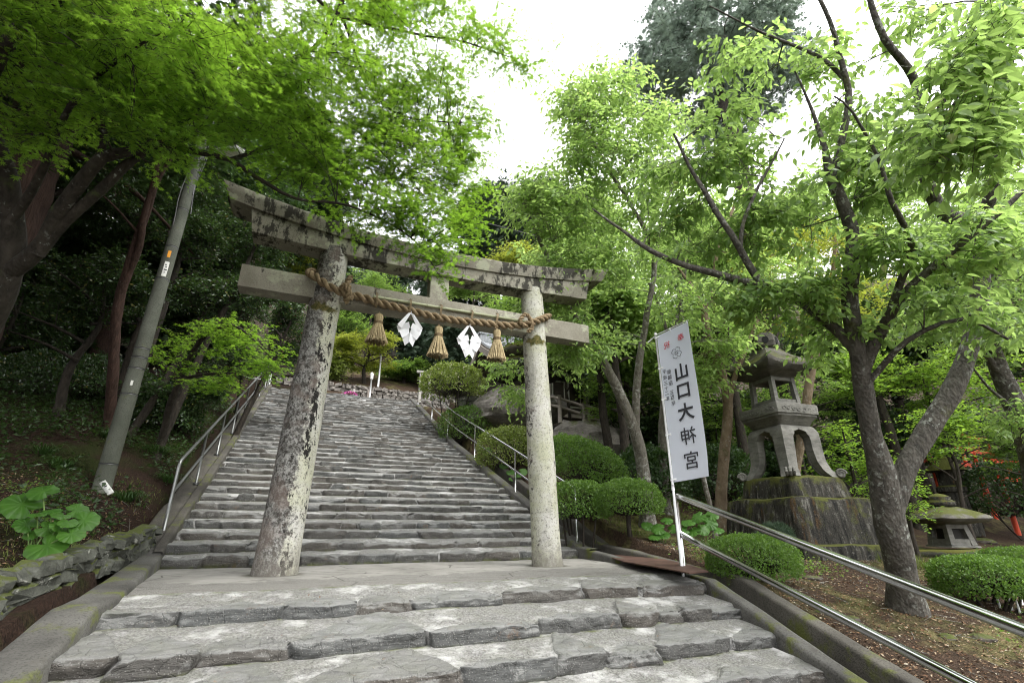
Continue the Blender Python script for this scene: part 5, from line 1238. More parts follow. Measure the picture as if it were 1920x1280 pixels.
M_whitefl = mat_plain('pale_blossom', (.72, .58, .60), .6)
bush('azalea_bush', 'tall bright azalea with pale buds on the low stone wall before the shrine hall', 848, 722, 16.5, 60, 38, 301, L_azalea, .07, 6500, 1.0, 2.3, lump=.22, group=None, fl=(M_whitefl, 120, .05))
bush('clipped_bush', 'round bright green clipped bush in front of the undercut boulder', 876, 805, 16.0, 54, 42, 302, L_hedge, .050, 8000, pw=2.2)
bush('clipped_bush', 'flat topped clipped bush just left of the cream pillar with whitish young tips', 955, 848, 13.0, 62, 46, 303, L_azalea, .045, 8500, .7, fl=(M_whitefl, 60, .03))
bush('clipped_bush', 'long sloping clipped hedge climbing right of the cream pillar', 1104, 878, 10.4, 70, 50, 304, L_hedge, .042, 13000, .8, tilt=-.38, lump=.24)
bush('clipped_bush', 'low clipped bush behind the bent end of the upper handrail', 1085, 945, 9.0, 58, 42, 305, L_hedge, .038, 8000, .6)
bush('topiary_tree', 'small clipped flat crowned tree on one thin bare trunk', 1177, 940, 8.0, 64, 40, 306, L_hedge, .030, 11000, .52, 2.2, stems=1, group=None, lump=.16, foot=1010)
bush('clipped_bush', 'rounded box clipped bush in front of the lantern plinth, crossed by the lower handrail', 1408, 1050, 6.2, 76, 44, 307, L_hedge, .026, 15000, .55, lump=.07, foot=1095)
bush('clipped_bush', 'flat topped bush on many bare stems beside the forked cherry tree', 1848, 1088, 5.7, 84, 42, 308, L_hedge, .030, 13000, .5, lump=.10, stems=9, foot=1150)
bush('clipped_bush', 'half seen clipped bush behind the bush with bare stems', 1915, 1060, 7.0, 60, 30, 309, L_hedge, .03, 7000, .5)
bush('juniper', 'low grey green conifer tuft at the foot of the lantern plinth', 1455, 1003, 7.2, 26, 16, 310, L_con, .10, 900, .25, 2, 'needle', group=None)
bush('azalea_bush', 'small magenta azalea in flower at the head of the steps', 655, 744, 22.8, 14, 7, 311, L_hedge, .08, 500, .3, 2, group=None, fl=(M_pinkfl, 420, .10))
bush('evergreen_bush', 'dark bush in the shade behind the topiary and the banner pole', 1215, 900, 10.8, 70, 60, 312, L_dark, .07, 6000, .8, 2.2, group='dark bushes in the shade', lump=.3)
bush('evergreen_bush', 'dark bush in the shade between the banner and the lantern plinth', 1350, 900, 11.5, 70, 60, 313, L_dark, .07, 6000, .8, 2.2, group='dark bushes in the shade', lump=.3)
bush('evergreen_bush', 'dark bush behind the mossy lantern roof at the garden edge', 1900, 930, 14.0, 90, 60, 314, L_dark, .08, 6000, 1.0, 2.2, group='dark bushes in the shade', lump=.3)
bush('evergreen_bush', 'dark shaded hedge beyond the utility pole', 120, 720, 11.0, 150, 50, 315, L_camel, .06, 9000, .9, 3.2, group='dark bushes in the shade', lump=.12)
bush('evergreen_bush', 'dark leafy bush just behind the utility pole', 310, 780, 10.4, 60, 40, 316, L_camel, .06, 5000, .6, 2.2, group='dark bushes in the shade', lump=.3)

# ------------------------------------------------------------------ leopard plants, grass clumps
def mat_bigleaf():
    t = NT('leopard_plant_leaf'); n = t.noise(9, 5, .6); r = t.geo('Random Per Island')
    c = t.mix(t.ramp(n, (.3, 0.0), (.7, 1.0)), (.022, .072, .008), (.050, .135, .016)); c = t.mix(t.math('MULTIPLY', r, .4), c, (.065, .14, .024)); c = t.mix(t.math('MULTIPLY', t.attr('vein'), .5), c, (.10, .20, .05)); c = t.mix(t.ramp(t.noise(30, 4, .7), (.64, 0.0), (.68, .7)), c, (.10, .085, .03))
    p = t.principled(c, .42, t.bump(t.noise(22, 4), .35, .01), 0, .22); tr = t.n('BsdfTranslucent'); t.set(tr.inputs[0], (.14, .34, .03)); m = t.n('MixShader'); m.inputs[0].default_value = .3
    t.t.links.new(p.outputs[0], m.inputs[1]); t.t.links.new(tr.outputs[0], m.inputs[2]); return t.done(m)
L_farf = mat_bigleaf()
def leopard(label, spots, seed, par_d):
    R_ = np.random.default_rng(seed)
    pts = [P(px, py, d) for px, py, d, w in spots]; cen = np.mean(pts, 0); g = onground(cen[0], cen[1], -.03)
    th = thing('leopard_plant', label, 'plant', g, 'leopard plants')
    st = MB(); lf = MB()
    for (px, py, d, w), p in zip(spots, pts):
        r = w * d / FPX / 2 * .84
        na, nr_ = 72, 8; an = np.linspace(-math.pi, math.pi, na, endpoint=True)
        notch = 1 - .62 * np.exp(-((np.abs(an) - math.pi) / .30) ** 2)
        rim = (1 + .035 * np.cos(an * 9 + R_.random() * 6)) * notch
        yaw = math.atan2(*(p - g)[[1, 0]]) + R_.normal(0, .5); tl = R_.uniform(.45, 1.2)
        f = np.linspace(0, 1, nr_)[None, :]
        x = np.cos(an)[:, None] * rim[:, None] * f; y = np.sin(an)[:, None] * rim[:, None] * f
        z = .10 * f ** 2 * (np.cos(an * 5)[:, None] * .4 + .25) - .16 * f ** 3 + .02 * np.sin(an * 13)[:, None] * f
        tow = EYE - p; tow[2] = 0; tow /= np.linalg.norm(tow)
        nrm = norm(np.array((0, 0, 1.0)) + tow * tl + R_.normal(size=3) * .18)
        ux = np.array((math.cos(yaw), math.sin(yaw), 0)); ux = norm(ux - nrm * np.dot(ux, nrm)); uy = np.cross(nrm, ux)
        z = z + .045 * fbm(np.stack([x.ravel() * 3 + px, y.ravel() * 3, 0 * x.ravel()], -1), seed, 3).reshape(x.shape); vn = np.clip(np.cos(an * 11), .75, 1)[:, None] * 4 - 3 + 0 * f; lf.grid(p + r * (x[..., None] * ux + y[..., None] * uy + (z - .02 * vn * f)[..., None] * nrm), vein=vn)
        b = g + np.array((R_.normal() * .05, R_.normal() * .05, 0)); st.tube(spline(np.array([b, (b + p) / 2 + (0, 0, .05), p - nrm * .01]), .06), .006, 6)
    st.build('stem', mat_plain('leaf_stalk', (.10, .16, .04), .6), th); lf.build('leaves', L_farf, th)
leopard('leopard plant with big round glossy leaves on the leaf litter above the low stone wall', [(80, 920, 4.6, 56), (42, 945, 4.5, 74), (95, 958, 4.5, 40), (145, 955, 4.6, 44), (158, 975, 4.5, 56), (50, 982, 4.4, 46), (70, 963, 4.4, 34), (90, 990, 4.4, 44), (112, 985, 4.4, 40), (135, 1000, 4.35, 50), (88, 1022, 4.25, 76), (115, 965, 4.45, 36), (30, 965, 4.45, 40), (128, 978, 4.4, 38), (62, 1000, 4.4, 36)], 401, 4.5)
leopard('leopard plant with small round leaves at the tree foot behind the topiary', [(1215, 985, 8.4, 30), (1235, 990, 8.3, 34), (1250, 975, 8.4, 28), (1228, 1005, 8.2, 30), (1262, 990, 8.3, 26), (1245, 1002, 8.2, 28)], 402, 8.3)
leopard('leopard plant with crowded leaves between the banner pole and the lantern plinth', [(1290, 978, 8.2, 34), (1310, 968, 8.2, 34), (1330, 980, 8.2, 36), (1318, 992, 8.1, 30), (1300, 995, 8.1, 34), (1345, 992, 8.1, 30), (1280, 992, 8.1, 30), (1335, 965, 8.3, 30)], 403, 8.2)
leopard('leopard plant under the upper handrail below the round clipped bush', [(905, 838, 14.2, 20), (918, 842, 14.0, 20), (912, 850, 14.0, 18), (928, 856, 13.6, 20), (945, 872, 12.7, 22), (958, 884, 12.3, 22), (972, 890, 12.0, 24), (962, 896, 12.1, 20), (980, 884, 12.0, 22)], 404, 12.8)

L_grass = mat_leaf('lily_grass', (.018, .045, .012), (.05, .10, .025), (.06, .13, .02), .25, .45, .3)
def clump(label, px, py, d, w, seed, n=110, h=.30, leaf=None):
    R_ = np.random.default_rng(seed); p = P(px, py, d); g = onground(p[0], p[1], -.02); th = None; m = MB()
    for k in range(n):
        a = R_.uniform(0, 6.28); r0 = abs(R_.normal(0, w * .25)); L = h * R_.uniform(.6, 1.2); d_ = np.array((math.cos(a), math.sin(a), 0)); o = g + d_ * r0
        out = R_.uniform(.5, 1.1)
        t_ = np.linspace(0, 1, 6)[:, None]; mid = o + d_ * L * out * t_ + np.array((0, 0, 1.0)) * L * (1.5 * t_ - 1.35 * t_ ** 2)
        side = np.array((-d_[1], d_[0], 0)) * .006 * (1 - t_ ** 2 * .9)
        m.grid(np.stack([mid - side, mid + side], 1))
    return tag(m.build('grass_clump', leaf or L_grass), label, 'grass clump', 'grass clumps on the dark bank')
for i, (px, py, d, w, lab) in enumerate(((72, 872, 7.5, .34, 'dark strap leaved grass clump at the edge of the photo above the leopard plant'), (118, 868, 7.4, .34, 'dark strap leaved grass clump beside the utility pole foot on the leopard plant side'),
    (245, 890, 7.3, .32, 'dark strap leaved grass clump right behind the foot of the utility pole'), (275, 935, 6.2, .26, 'brighter upright grass clump between the pole and the handrail end'),
    (330, 852, 8.6, .35, 'dark grass clump in the shade behind the first handrail post'), (300, 830, 9.2, .35, 'dark grass clump farther up the bank behind the utility pole'), (200, 835, 9.0, .3, 'dark grass clump half hidden behind the pole shaft'), (365, 835, 9.6, .3, 'dark grass clump beside the kerb under the low evergreen bush'))):
    clump(lab, px, py, d, w, 420 + i, leaf=(mat_leaf('fresh_grass', (.05, .12, .02), (.09, .18, .03), (.14, .28, .03), .35) if i == 3 else None), h=.34)

# ------------------------------------------------------------------ dry stone wall, boulders, rocks
def mat_rock(name, a, b, moss=.55, lich=.6, mcol=((.035, .05, .012), (.10, .11, .03))):
    t = NT(name); n1 = t.noise(3.2, 8, .7); fine = t.noise(40, 5, .7); lay = t.noise(5, 6, .7, t.mapco((1, 1, 4)))
    c = t.mix(t.ramp(n1, (.32, 0.0), (.68, 1.0)), a, b); c = t.mix(t.ramp(lay, (.3, .6), (.55, 0.0)), c, tuple(x * .4 for x in a))
    c = t.mix(t.ramp(t.noise(6, 6, .75, t.mapco((1, 1, 1), (4, 4, 4))), (lich, 0.0), (lich + .07, .8)), c, (.42, .42, .37))
    nz = t.sep(t.geo('Normal'))[2]; mk = t.math('ADD', t.math('MULTIPLY', nz, .35), t.math('MULTIPLY', t.noise(2.6, 6, .7, t.mapco((1, 1, 1), (8, 1, 2))), .9))
    c = t.mix(t.ramp(mk, (moss, 0.0), (moss + .1, 1.0)), c, t.mix(fine, *mcol))
    return t.done(t.principled(c, .9, t.bump(t.math('ADD', n1, t.math('MULTIPLY', fine, .5)), .9, .03), 0, .2))
M_rock = mat_rock('wall_rock', (.05, .052, .042), (.15, .155, .13), .64)
M_boulder = mat_rock('boulder_rock', (.05, .043, .036), (.14, .122, .104), .66, .64)
M_bould2 = mat_rock('great_boulder_rock', (.11, .10, .09), (.30, .275, .245), .72, .60)
def make_plinth_mat():
    t = NT('blackened_stone'); n1 = t.noise(2.6, 8, .75); stk = t.noise(3.5, 7, .7, t.mapco((3.2, 3.2, .55))); fine = t.noise(45, 5, .7); nz = t.sep(t.geo('Normal'))[2]
    c = t.mix(t.ramp(stk, (.38, 0.0), (.62, 1.0)), (.010, .0098, .0085), (.062, .058, .048))
    c = t.mix(t.ramp(t.math('ADD', t.math('MULTIPLY', stk, .6), t.math('MULTIPLY', t.noise(7, 6, .75, t.mapco((1, 1, 1), (4, 9, 2))), .5)), (.60, 0.0), (.66, .75)), c, (.17, .165, .145))
    c = t.mix(t.ramp(t.noise(14, 5, .75), (.60, 0.0), (.66, .7)), c, (.17, .165, .145))
    c = t.mix(t.ramp(t.noise(2.1, 5, .7, t.mapco((2.2, 2.2, .5), (7, 3, 1))), (.585, 0.0), (.66, .75)), c, (.085, .045, .014))
    c = t.mix(t.ramp(fine, (.3, .7), (.5, 0.0)), c, (.008, .008, .007))
    mk = t.math('ADD', t.math('MULTIPLY', nz, .5), t.math('MULTIPLY', n1, .9))
    c = t.mix(t.ramp(mk, (.56, 0.0), (.68, 1.0)), c, t.mix(fine, (.035, .042, .010), (.11, .115, .026)))
    return t.done(t.principled(c, .92, t.bump(t.math('ADD', n1, t.math('MULTIPLY', fine, .6)), 1.0, .04), 0, .18))
M_plinth = make_plinth_mat()
M_lant = mat_rock('lantern_granite', (.115, .113, .102), (.225, .219, .195), .80, .66)
def stone_wall(name, label, path, h, thick, seed, mat, lmin=.15, lmax=.4, rows=3, cat='stone wall', group=None):
    R_ = np.random.default_rng(seed); path = np.asarray(path, float); m = MB()
    seg = np.linalg.norm(np.diff(path[:, :2], axis=0), axis=1); s = np.concatenate([[0], np.cumsum(seg)])
    for r in range(rows):
        x = -R_.random() * .2
        while x < s[-1]:
            L = R_.uniform(lmin, lmax); c = x + L / 2
            q = np.array([np.interp(c, s, path[:, k]) for k in range(3)]); q2 = np.array([np.interp(c + .05, s, path[:, k]) for k in range(3)]); dr = norm((q2 - q) if np.linalg.norm(q2 - q) > 1e-6 else path[-1] - path[-2])
            rh = h / rows; z = q[2] + rh * (r + .5) - .03
            m2 = MB(); m2.box((0, 0, 0), (L * 1.0, thick * R_.uniform(.85, 1.2), rh * R_.uniform(.95, 1.3)), 0, 1, .03)
            v = np.concatenate(m2.v); v = v + R_.normal(size=v.shape) * np.array((L * .055, thick * .08, rh * .10)); v[:, 2] += R_.normal(0, .35) * v[:, 0] * rh / L * .6; a = math.atan2(dr[1], dr[0]) + R_.normal(0, .12); tl = R_.normal(0, .12)
            v = np.stack([v[:, 0] * math.cos(a) - v[:, 1] * math.sin(a), v[:, 0] * math.sin(a) + v[:, 1] * math.cos(a), v[:, 2] + tl * v[:, 0] + dr[2] * v[:, 0]], -1) + (q[0] + R_.normal(0, .02), q[1] + R_.normal(0, .02), z)
            b = m.n
            
            for f_ in m2.f: m.f.append(f_ + m.n)
            m.v.append(v); m.n += len(v); x += L * .95
    return tag(m.build(name, mat, None, False), label, cat, group)
wp = []
for y in np.linspace(3.2, 8.4, 14):
    x = float(np.interp(y, [2.5, 5.7, 8.4], [-2.05, -1.84, -1.72])); wp.append((x, y, float(np.interp(y, [2.5, 5.05, 7.0, 8.4], [-1.0, -.10, .10, .22]))))
stone_wall('stone_wall', 'low mossy dry stone wall of rough slabs holding the bank beside the concrete kerb', wp, .34, .20, 501, M_rock, .12, .36, 3)
stone_wall('stone_wall', 'long rubble stone wall across the terrace beyond the top of the steps', [(-1.5, 24.7, 5.75), (4, 24.9, 5.75), (12, 25.2, 5.75)], 1.45, .4, 502, M_bould2, .14, .36, 8)
stone_wall('stone_wall', 'layered stone wall carrying the tall azalea beside the upper steps', [(4.85, 15.6, 3.6), (5.3, 15.4, 3.55), (6.1, 15.4, 3.5)], 1.15, .35, 503, M_rock, .3, .7, 6)
def boulder(name, label, px, py, d, rx, ry, rd, seed, mat=None, amp=.25, group=None, flat=3, freq=1.3):
    s = d / FPX; c = P(px, py, d); th = MB(); th.blob((0, 0, 0), (rx * s, rd, ry * s), 40, 26, amp, freq, seed, flat)
    v = th.v[0]; th.v[0] = c + RV * v[:, 0:1] + FH * v[:, 1:2] + np.array((0, 0, 1.0)) * v[:, 2:3]
    o = th.build(name, mat or M_boulder, None, True, 40); return tag(o, label, 'rock', group)
boulder('boulder', 'huge undercut boulder under the rustic lantern, half hidden by the cream pillar', 970, 772, 16.6, 88, 46, 1.5, 511, mat=M_bould2, amp=.34, freq=1.9)
boulder('boulder', 'broad weathered rock slope under the log fence', 1108, 836, 15.4, 92, 46, 1.3, 512, mat=M_bould2, amp=.36, freq=2.2)
boulder('boulder', 'pale rock lying in the terrace grass beyond the rubble wall', 675, 722, 29, 12, 9, .4, 513, M_rock)
for i, (px, py, d, rx, ry, lab) in enumerate(((1548, 1150, 5.0, 20, 9, 'flat brown rock near the middle of the leaf litter'), (1596, 1162, 5.0, 16, 8, 'small pale rock in front of the cherry trunk'), (1655, 1200, 4.6, 22, 10, 'dark split rock below the cherry trunk'), (1775, 1195, 4.6, 18, 7, 'thin pale rock slab near the lower handrail'), (1840, 1198, 4.6, 24, 9, 'pale flat rock by the far end of the handrail'), (1700, 1030, 7.4, 40, 7, 'long flat edging stone behind the forked cherry'), (1840, 1015, 8.6, 26, 6, 'grey edging stone under the moss slab'), (1520, 1085, 6.0, 22, 6, 'flat half buried rock near the clipped bush'))):
    p = G(px, py); d_ = float(np.dot(p - EYE, FH * math.cos(PITCH) + ZV * math.sin(PITCH))); boulder('rock', lab, px, py, d_, rx, ry, rx * d_ / FPX * .7, 520 + i, M_boulder, .3, 'rocks in the leaf litter')

# ------------------------------------------------------------------ great stone lantern
LC = np.array((8.5, 6.55, .05)); LR = RAD(-6)
lan = thing('stone_lantern', 'great grey stone lantern with curved scroll legs on a blackened mossy plinth', 'stone lantern', LC)
def rot(v, a=LR, c=LC):
    v = np.asarray(v, float); return np.stack([v[..., 0] * math.cos(a) - v[..., 1] * math.sin(a) + c[0], v[..., 0] * math.sin(a) + v[..., 1] * math.cos(a) + c[1], v[..., 2] + c[2]], -1)
def sq_loft(m, prof, n=10, rough=.0, seed=0, c=LC, a=LR, rnd=.05, upturn=None):
    """square section (half width, z) profile, subdivided along the sides"""
    t_ = np.linspace(-1, 1, n, endpoint=False); ring = [(t, -1) for t in t_] + [(1, t) for t in t_] + [(-t, 1) for t in t_] + [(-1, -t) for t in t_]
    ring = np.array(ring); rl = np.linalg.norm(ring, axis=1); ring = ring * (1 - rnd * smooth01(rl, 1.30, 1.42))[:, None]
    R = []
    for k, (hw, z) in enumerate(prof):
        q = np.concatenate([ring * hw, np.full((len(ring), 1), z)], 1)
        if upturn: q[:, 2] += upturn[k] * smooth01(rl, 1.0, 1.42) ** 1.5
        R.append(q)
    q = np.array(R)
    if rough:
        p = q.reshape(-1, 3); nz = np.stack([fbm(p * 2.5 + 9 * i, seed + i, 4) for i in range(3)], -1).reshape(q.shape); q = q + nz * rough
    b = m.grid(rot(q, a, c), closed_v=True, flip=True); k = len(ring)
    m.f.append(np.array([[b + i for i in range(k - 1, -1, -1)]])); m.f.append(np.array([[b + (len(prof) - 1) * k + i for i in range(k)]]))
m = MB(); sq_loft(m, [(1.06, -.15), (1.06, .1), (1.04, .19), (1.0, .21)], 20, .05, 1); m.build('plinth', M_plinth, lan, True, 40)
m = MB(); sq_loft(m, [(.93, .20), (.90, .5), (.86, .86), (.835, .925), (.79, .94)], 20, .05, 2); m.build('plinth', M_plinth, lan, True, 40)
m = MB(); sq_loft(m, [(.66, .935), (.64, 1.1), (.61, 1.27), (.585, 1.31), (.55, 1.32)], 18, .045, 3); m.build('plinth', M_plinth, lan, True, 40)
# legs: four panels with an ogee opening, meeting at the corners
zz = np.linspace(0, 1, 22); ow = np.interp(zz, [0, .06, .14, .3, .5, .7, .85, .95, 1], [.58, .54, .485, .445, .435, .435, .43, .39, .34]); inn = np.interp(zz, [0, .1, .3, .5, .66, .78, .80, .86, .90, .905, 1], [.36, .30, .235, .205, .20, .19, .15, .14, .09, .0, .0])
m = MB(); Z0, ZH = 1.31, .96
for f in range(4):
    a = f * math.pi / 2; ca, sa = math.cos(a), math.sin(a)
    for sg in (-1, 1):
        Q = []
        for tt, off in [(t, 0) for t in np.linspace(0, 1, 6)] + [(1, .15)] + [(t, .15) for t in np.linspace(1, 0, 6)]:
            u = sg * (ow * (1 - tt) + inn * tt); u = u * (1 if off == 0 else np.where(np.abs(u) > ow - .15, (ow - .15) / ow, 1))
            Q.append(np.stack([u, -(ow - off), Z0 + zz * ZH], -1))
        q = np.stack(Q, 0); q = np.stack([q[..., 0] * ca - q[..., 1] * sa, q[..., 0] * sa + q[..., 1] * ca, q[..., 2]], -1)
        m.grid(rot(q), flip=(sg < 0))
m.build('leg_frame', M_lant, lan, True, 45)
for sx, sy in ((1, 1), (1, -1), (-1, 1), (-1, -1)):
    m = MB(); c = np.array((sx * .575, sy * .575, Z0 + .06)); dv = np.array((sx, sy, 0)) / math.sqrt(2); pv = np.array((-dv[1], dv[0], 0))
    an = np.linspace(0, 2 * math.pi * 1.6, 40); rr = np.linspace(.075, .02, 40)
    m.tube(rot(c + pv * .0 + dv * (np.cos(an) * rr)[:, None] + np.array((0, 0, 1.0)) * (np.sin(an) * rr)[:, None]), .030, 8)
    for w_ in (-.06, .06): m.tube(rot(c + pv * w_ + dv * (np.cos(an) * rr)[:, None] + np.array((0, 0, 1.0)) * (np.sin(an) * rr)[:, None]), .022, 8)
    m.tube(rot(np.array([c - pv * .075, c + pv * .075])), .06, 12)
    m.build('scroll_foot', M_lant, lan)
m = MB(); sq_loft(m, [(.34, 2.25), (.375, 2.27), (.40, 2.33), (.46, 2.39), (.48, 2.41), (.48, 2.45), (.505, 2.455), (.51, 2.60), (.505, 2.635), (.47, 2.64)], 10, .012, 5); m.build('platform', M_lant, lan, True, 40)
m = MB()
for f in range(4):
    a = LR + f * math.pi / 2
    for k in range(7):
        u = -.36 + .12 * k; q = np.linspace(0, 5.2, 16); r_ = np.linspace(.05, .012, 16)
        pts = np.stack([u + np.cos(q + k) * r_ * 1.1, np.full(16, -.508), 2.54 + np.sin(q + k) * r_], -1)
        ca, sa = math.cos(f * math.pi / 2), math.sin(f * math.pi / 2); pts = np.stack([pts[:, 0] * ca - pts[:, 1] * sa, pts[:, 0] * sa + pts[:, 1] * ca, pts[:, 2]], -1)
        m.tube(rot(pts), .008, 5)
m.build('carving', M_lant, lan)
m = MB(); sq_loft(m, [(.33, 2.635), (.33, 2.70), (.315, 2.715)], 8, .006, 6); m.build('chamber_sill', M_lant, lan, True, 40)
for sx, sy in ((1, 1), (1, -1), (-1, 1), (-1, -1)):
    m = MB(); b0_, b1_ = rot(np.array((sx * .265, sy * .265, 2.71))), rot(np.array((sx * .245, sy * .245, 3.22)))
    m.tube([b0_, b1_], [.062, .056], 4, phase=LR + math.pi / 4); m.build('chamber_post', M_lant, lan, False)
m = MB()
for f in range(4):
    ca, sa = math.cos(f * math.pi / 2), math.sin(f * math.pi / 2); R2 = lambda p: rot(np.array((p[0] * ca - p[1] * sa, p[0] * sa + p[1] * ca, p[2])))
    m.bar(R2((-.27, -.262, 2.745)), R2((.27, -.262, 2.745)), .05, .07); m.bar(R2((-.25, -.248, 3.19)), R2((.25, -.248, 3.19)), .05, .07)
m.build('chamber_frame', M_lant, lan, False)
M_lroof = mat_rock('mossy_roof_stone', (.06, .057, .048), (.14, .132, .115), .64, .68, ((.03, .038, .010), (.095, .10, .024)))
m = MB(); sq_loft(m, [(.27, 3.22), (.30, 3.25), (.33, 3.27), (.50, 3.31), (.60, 3.40), (.605, 3.46), (.46, 3.55), (.32, 3.68), (.22, 3.82), (.19, 3.86)], 12, .015, 7, rnd=.0, upturn=[0, 0, 0, .02, .07, .10, .05, .02, 0, 0]); m.build('roof', M_lroof, lan, True, 40)
m = MB(); m.lathe([(.17, 3.85), (.27, 3.90), (.30, 4.0), (.27, 4.13), (.23, 4.19), (.12, 4.23), (.0, 4.25)], LC, 6, rot=.3); m.build('finial', M_lroof, lan, True, 20)
m = MB()
for q in range(6):
    a = .3 + math.pi / 6 + q * math.pi / 3; n_ = np.array((math.cos(a), math.sin(a), 0)); t_ = np.array((-n_[1], n_[0], 0)); c = LC + n_ * .262 + (0, 0, 4.02); an = np.linspace(0, 2 * math.pi, 14, endpoint=False)
    ring = c + t_ * (np.cos(an) * .062)[:, None] + np.array((0, 0, 1.0)) * (np.sin(an) * .078)[:, None]; m.add(np.vstack([ring, ring - n_ * .05]), [tuple(range(14))] + [(i, (i + 1) % 14, 14 + (i + 1) % 14, 14 + i) for i in range(14)])
m.build('finial_opening', mat_plain('hollow_shade', (.008, .008, .008), .9), lan, False)  # black discs on the solid finial, painted shade for its holes

# ------------------------------------------------------------------ small lantern on its slab, dark lantern, vermilion gates
sb = P(1786, 1022, 10.3)
sl = thing('stone_lantern', 'small stone lantern with a wide mossy roof on a low slab behind the forked cherry', 'stone lantern', sb)
def sq(m, prof, c, a, **k): sq_loft(m, prof, 8, .012, 3, c, a, **k)
u = .0113; sa_ = RAD(-20)
m = MB(); sq(m, [(.34, -.03), (.33, .0)], sb, sa_); m.build('base', M_lant, sl, True, 40)
m = MB()
for sx, sy in ((1, 1), (1, -1), (-1, 1), (-1, -1)): m.tube([rot(np.array((sx * .23, sy * .23, .0)), sa_, sb), rot(np.array((sx * .18, sy * .18, .42)), sa_, sb)], [.085, .07], 4, phase=sa_ + math.pi / 4)
for f in range(4):
    ca, sn = math.cos(f * math.pi / 2), math.sin(f * math.pi / 2); R2 = lambda p: rot(np.array((p[0] * ca - p[1] * sn, p[0] * sn + p[1] * ca, p[2])), sa_, sb)
    m.bar(R2((-.24, -.23, .06)), R2((.24, -.23, .06)), .08, .14); m.bar(R2((-.2, -.19, .38)), R2((.2, -.19, .38)), .08, .09)
m.build('fire_box', M_lant, sl, False)
m = MB(); sq(m, [(.17, .05), (.14, .38)], sb, sa_); m.build('dark_pane', mat_plain('pane_shade', (.03, .028, .025), .9), sl, True, 40)  # dark core whose colour stands in for shade inside the fire box
m = MB(); sq(m, [(.24, .42), (.56, .47), (.63, .53), (.60, .58), (.42, .68), (.24, .76), (.17, .78)], sb, sa_, rnd=.12, upturn=[0, 0, .01, .01, 0, 0, 0]); m.build('roof', M_lroof, sl, True, 40)
m = MB(); m.lathe([(.2, .77), (.27, .80), (.27, .88), (.2, .93), (.22, .97), (.12, 1.03), (0, 1.06)], sb, 14); m.build('finial', M_plinth, sl)
ms_ = thing('moss_slab', 'long mossy stone slab carrying the small lantern behind the cherry trunk', 'stone slab', sb - (0, 0, .15))
M_mslab = mat_rock('moss_slab_stone', (.04, .04, .03), (.10, .10, .08), .45, .7, ((.05, .06, .012), (.14, .13, .03)))
m = MB(); a = P(1700, 1024, 10.4); b = P(1915, 1030, 9.9); m.box((a + b) / 2 - (0, 0, .09), (np.linalg.norm(b - a) * 1.05, .9, .13), math.atan2(*(b - a)[[1, 0]]), 1.0, .03); m.build('slab', M_mslab, ms_, True, 50)
for f in (.12, .62, .9):
    m = MB(); c = a + (b - a) * f; m.box(c - (0, 0, .42), (.35, .6, .54), .3, .9, .04); m.build('block', M_plinth, ms_, True, 50)
db = onground(*P(1798, 960, 14.0)[:2]); dl = thing('stone_lantern', 'tall dark bronze grey lantern pillar standing before the vermilion gates', 'stone lantern', db)
hz_ = P(1798, 850, 14.0)[2] - db[2]
m = MB(); m.lathe([(.42, -.1), (.42, .25), (.32, .3), (.30, hz_ * .5), (.36, hz_ * .52), (.36, hz_ * .58), (.29, hz_ * .6)], db, 18); m.build('shaft', M_plinth, dl, True, 40)
m = MB(); m.lathe([(.27, hz_ * .6), (.27, hz_ * .78), (.5, hz_ * .80), (.42, hz_ * .86), (.2, hz_ * .93), (.08, hz_ * 1.0), (.05, hz_ * 1.12)], db, 10); m.build('cap', M_plinth, dl, True, 40)
M_verm = mat_plain('vermilion_paint', (.55, .07, .028), .55, var=.3, scale=3)
M_vdark = mat_plain('dark_cap_wood', (.03, .028, .026), .7)
def small_torii(label, px, py, d, wpx, ang):
    b = onground(*P(px, py, d)[:2]); th = thing('vermilion_gate', label, 'torii gate', b, 'small vermilion gates'); W = wpx * d / FPX; H = W * 1.35
    ca, sn = math.cos(ang), math.sin(ang); q = lambda u, z: b + np.array((u * ca, u * sn, z))
    for sg in (-1, 1):
        m = MB(); m.tube([q(sg * W * .43, -.2), q(sg * W * .38, H)], [.075, .065], 12); m.build('pillar', M_verm, th)
    m = MB(); t_ = np.linspace(-1, 1, 15); pts = np.array([q(x * W * .62, H + .10 + .08 * x * x) for x in t_])
    for dz, w_, h_ in ((0, .15, .13),): 
        for p0, p1 in zip(pts[:-1], pts[1:]): m.bar(p0, p1 + (p1 - p0) * .02, w_, h_)
    m.build('lintel', M_verm, th, False)
    m = MB()
    for p0, p1 in zip(pts[:-1], pts[1:]): m.bar(p0 + (0, 0, .10), p1 + (p1 - p0) * .02 + (0, 0, .10), .2, .06)
    m.build('cap', M_vdark, th, False)
    m = MB(); m.bar(q(-W * .52, H * .80), q(W * .52, H * .80), .10, .12); m.build('tie_beam', M_verm, th, False)
    m = MB(); m.bar(q(0, H * .80), q(0, H + .03), .06, .12, up=(ca, sn, 0)); m.build('strut', M_verm, th, False)
for px, py, d, wp_, an, lab in ((1768, 975, 15.5, 84, .2, 'small vermilion gate seen between the cherry trunk and the dark lantern pillar'), (1848, 978, 15.5, 92, .0, 'small vermilion gate just right of the dark lantern pillar'), (1885, 980, 17.5, 84, .0, 'small vermilion gate deepest in the shade'), (1925, 972, 14.8, 92, -.1, 'small vermilion gate cut by the edge of the photo')):
    small_torii(lab, px, py, d, wp_, an)

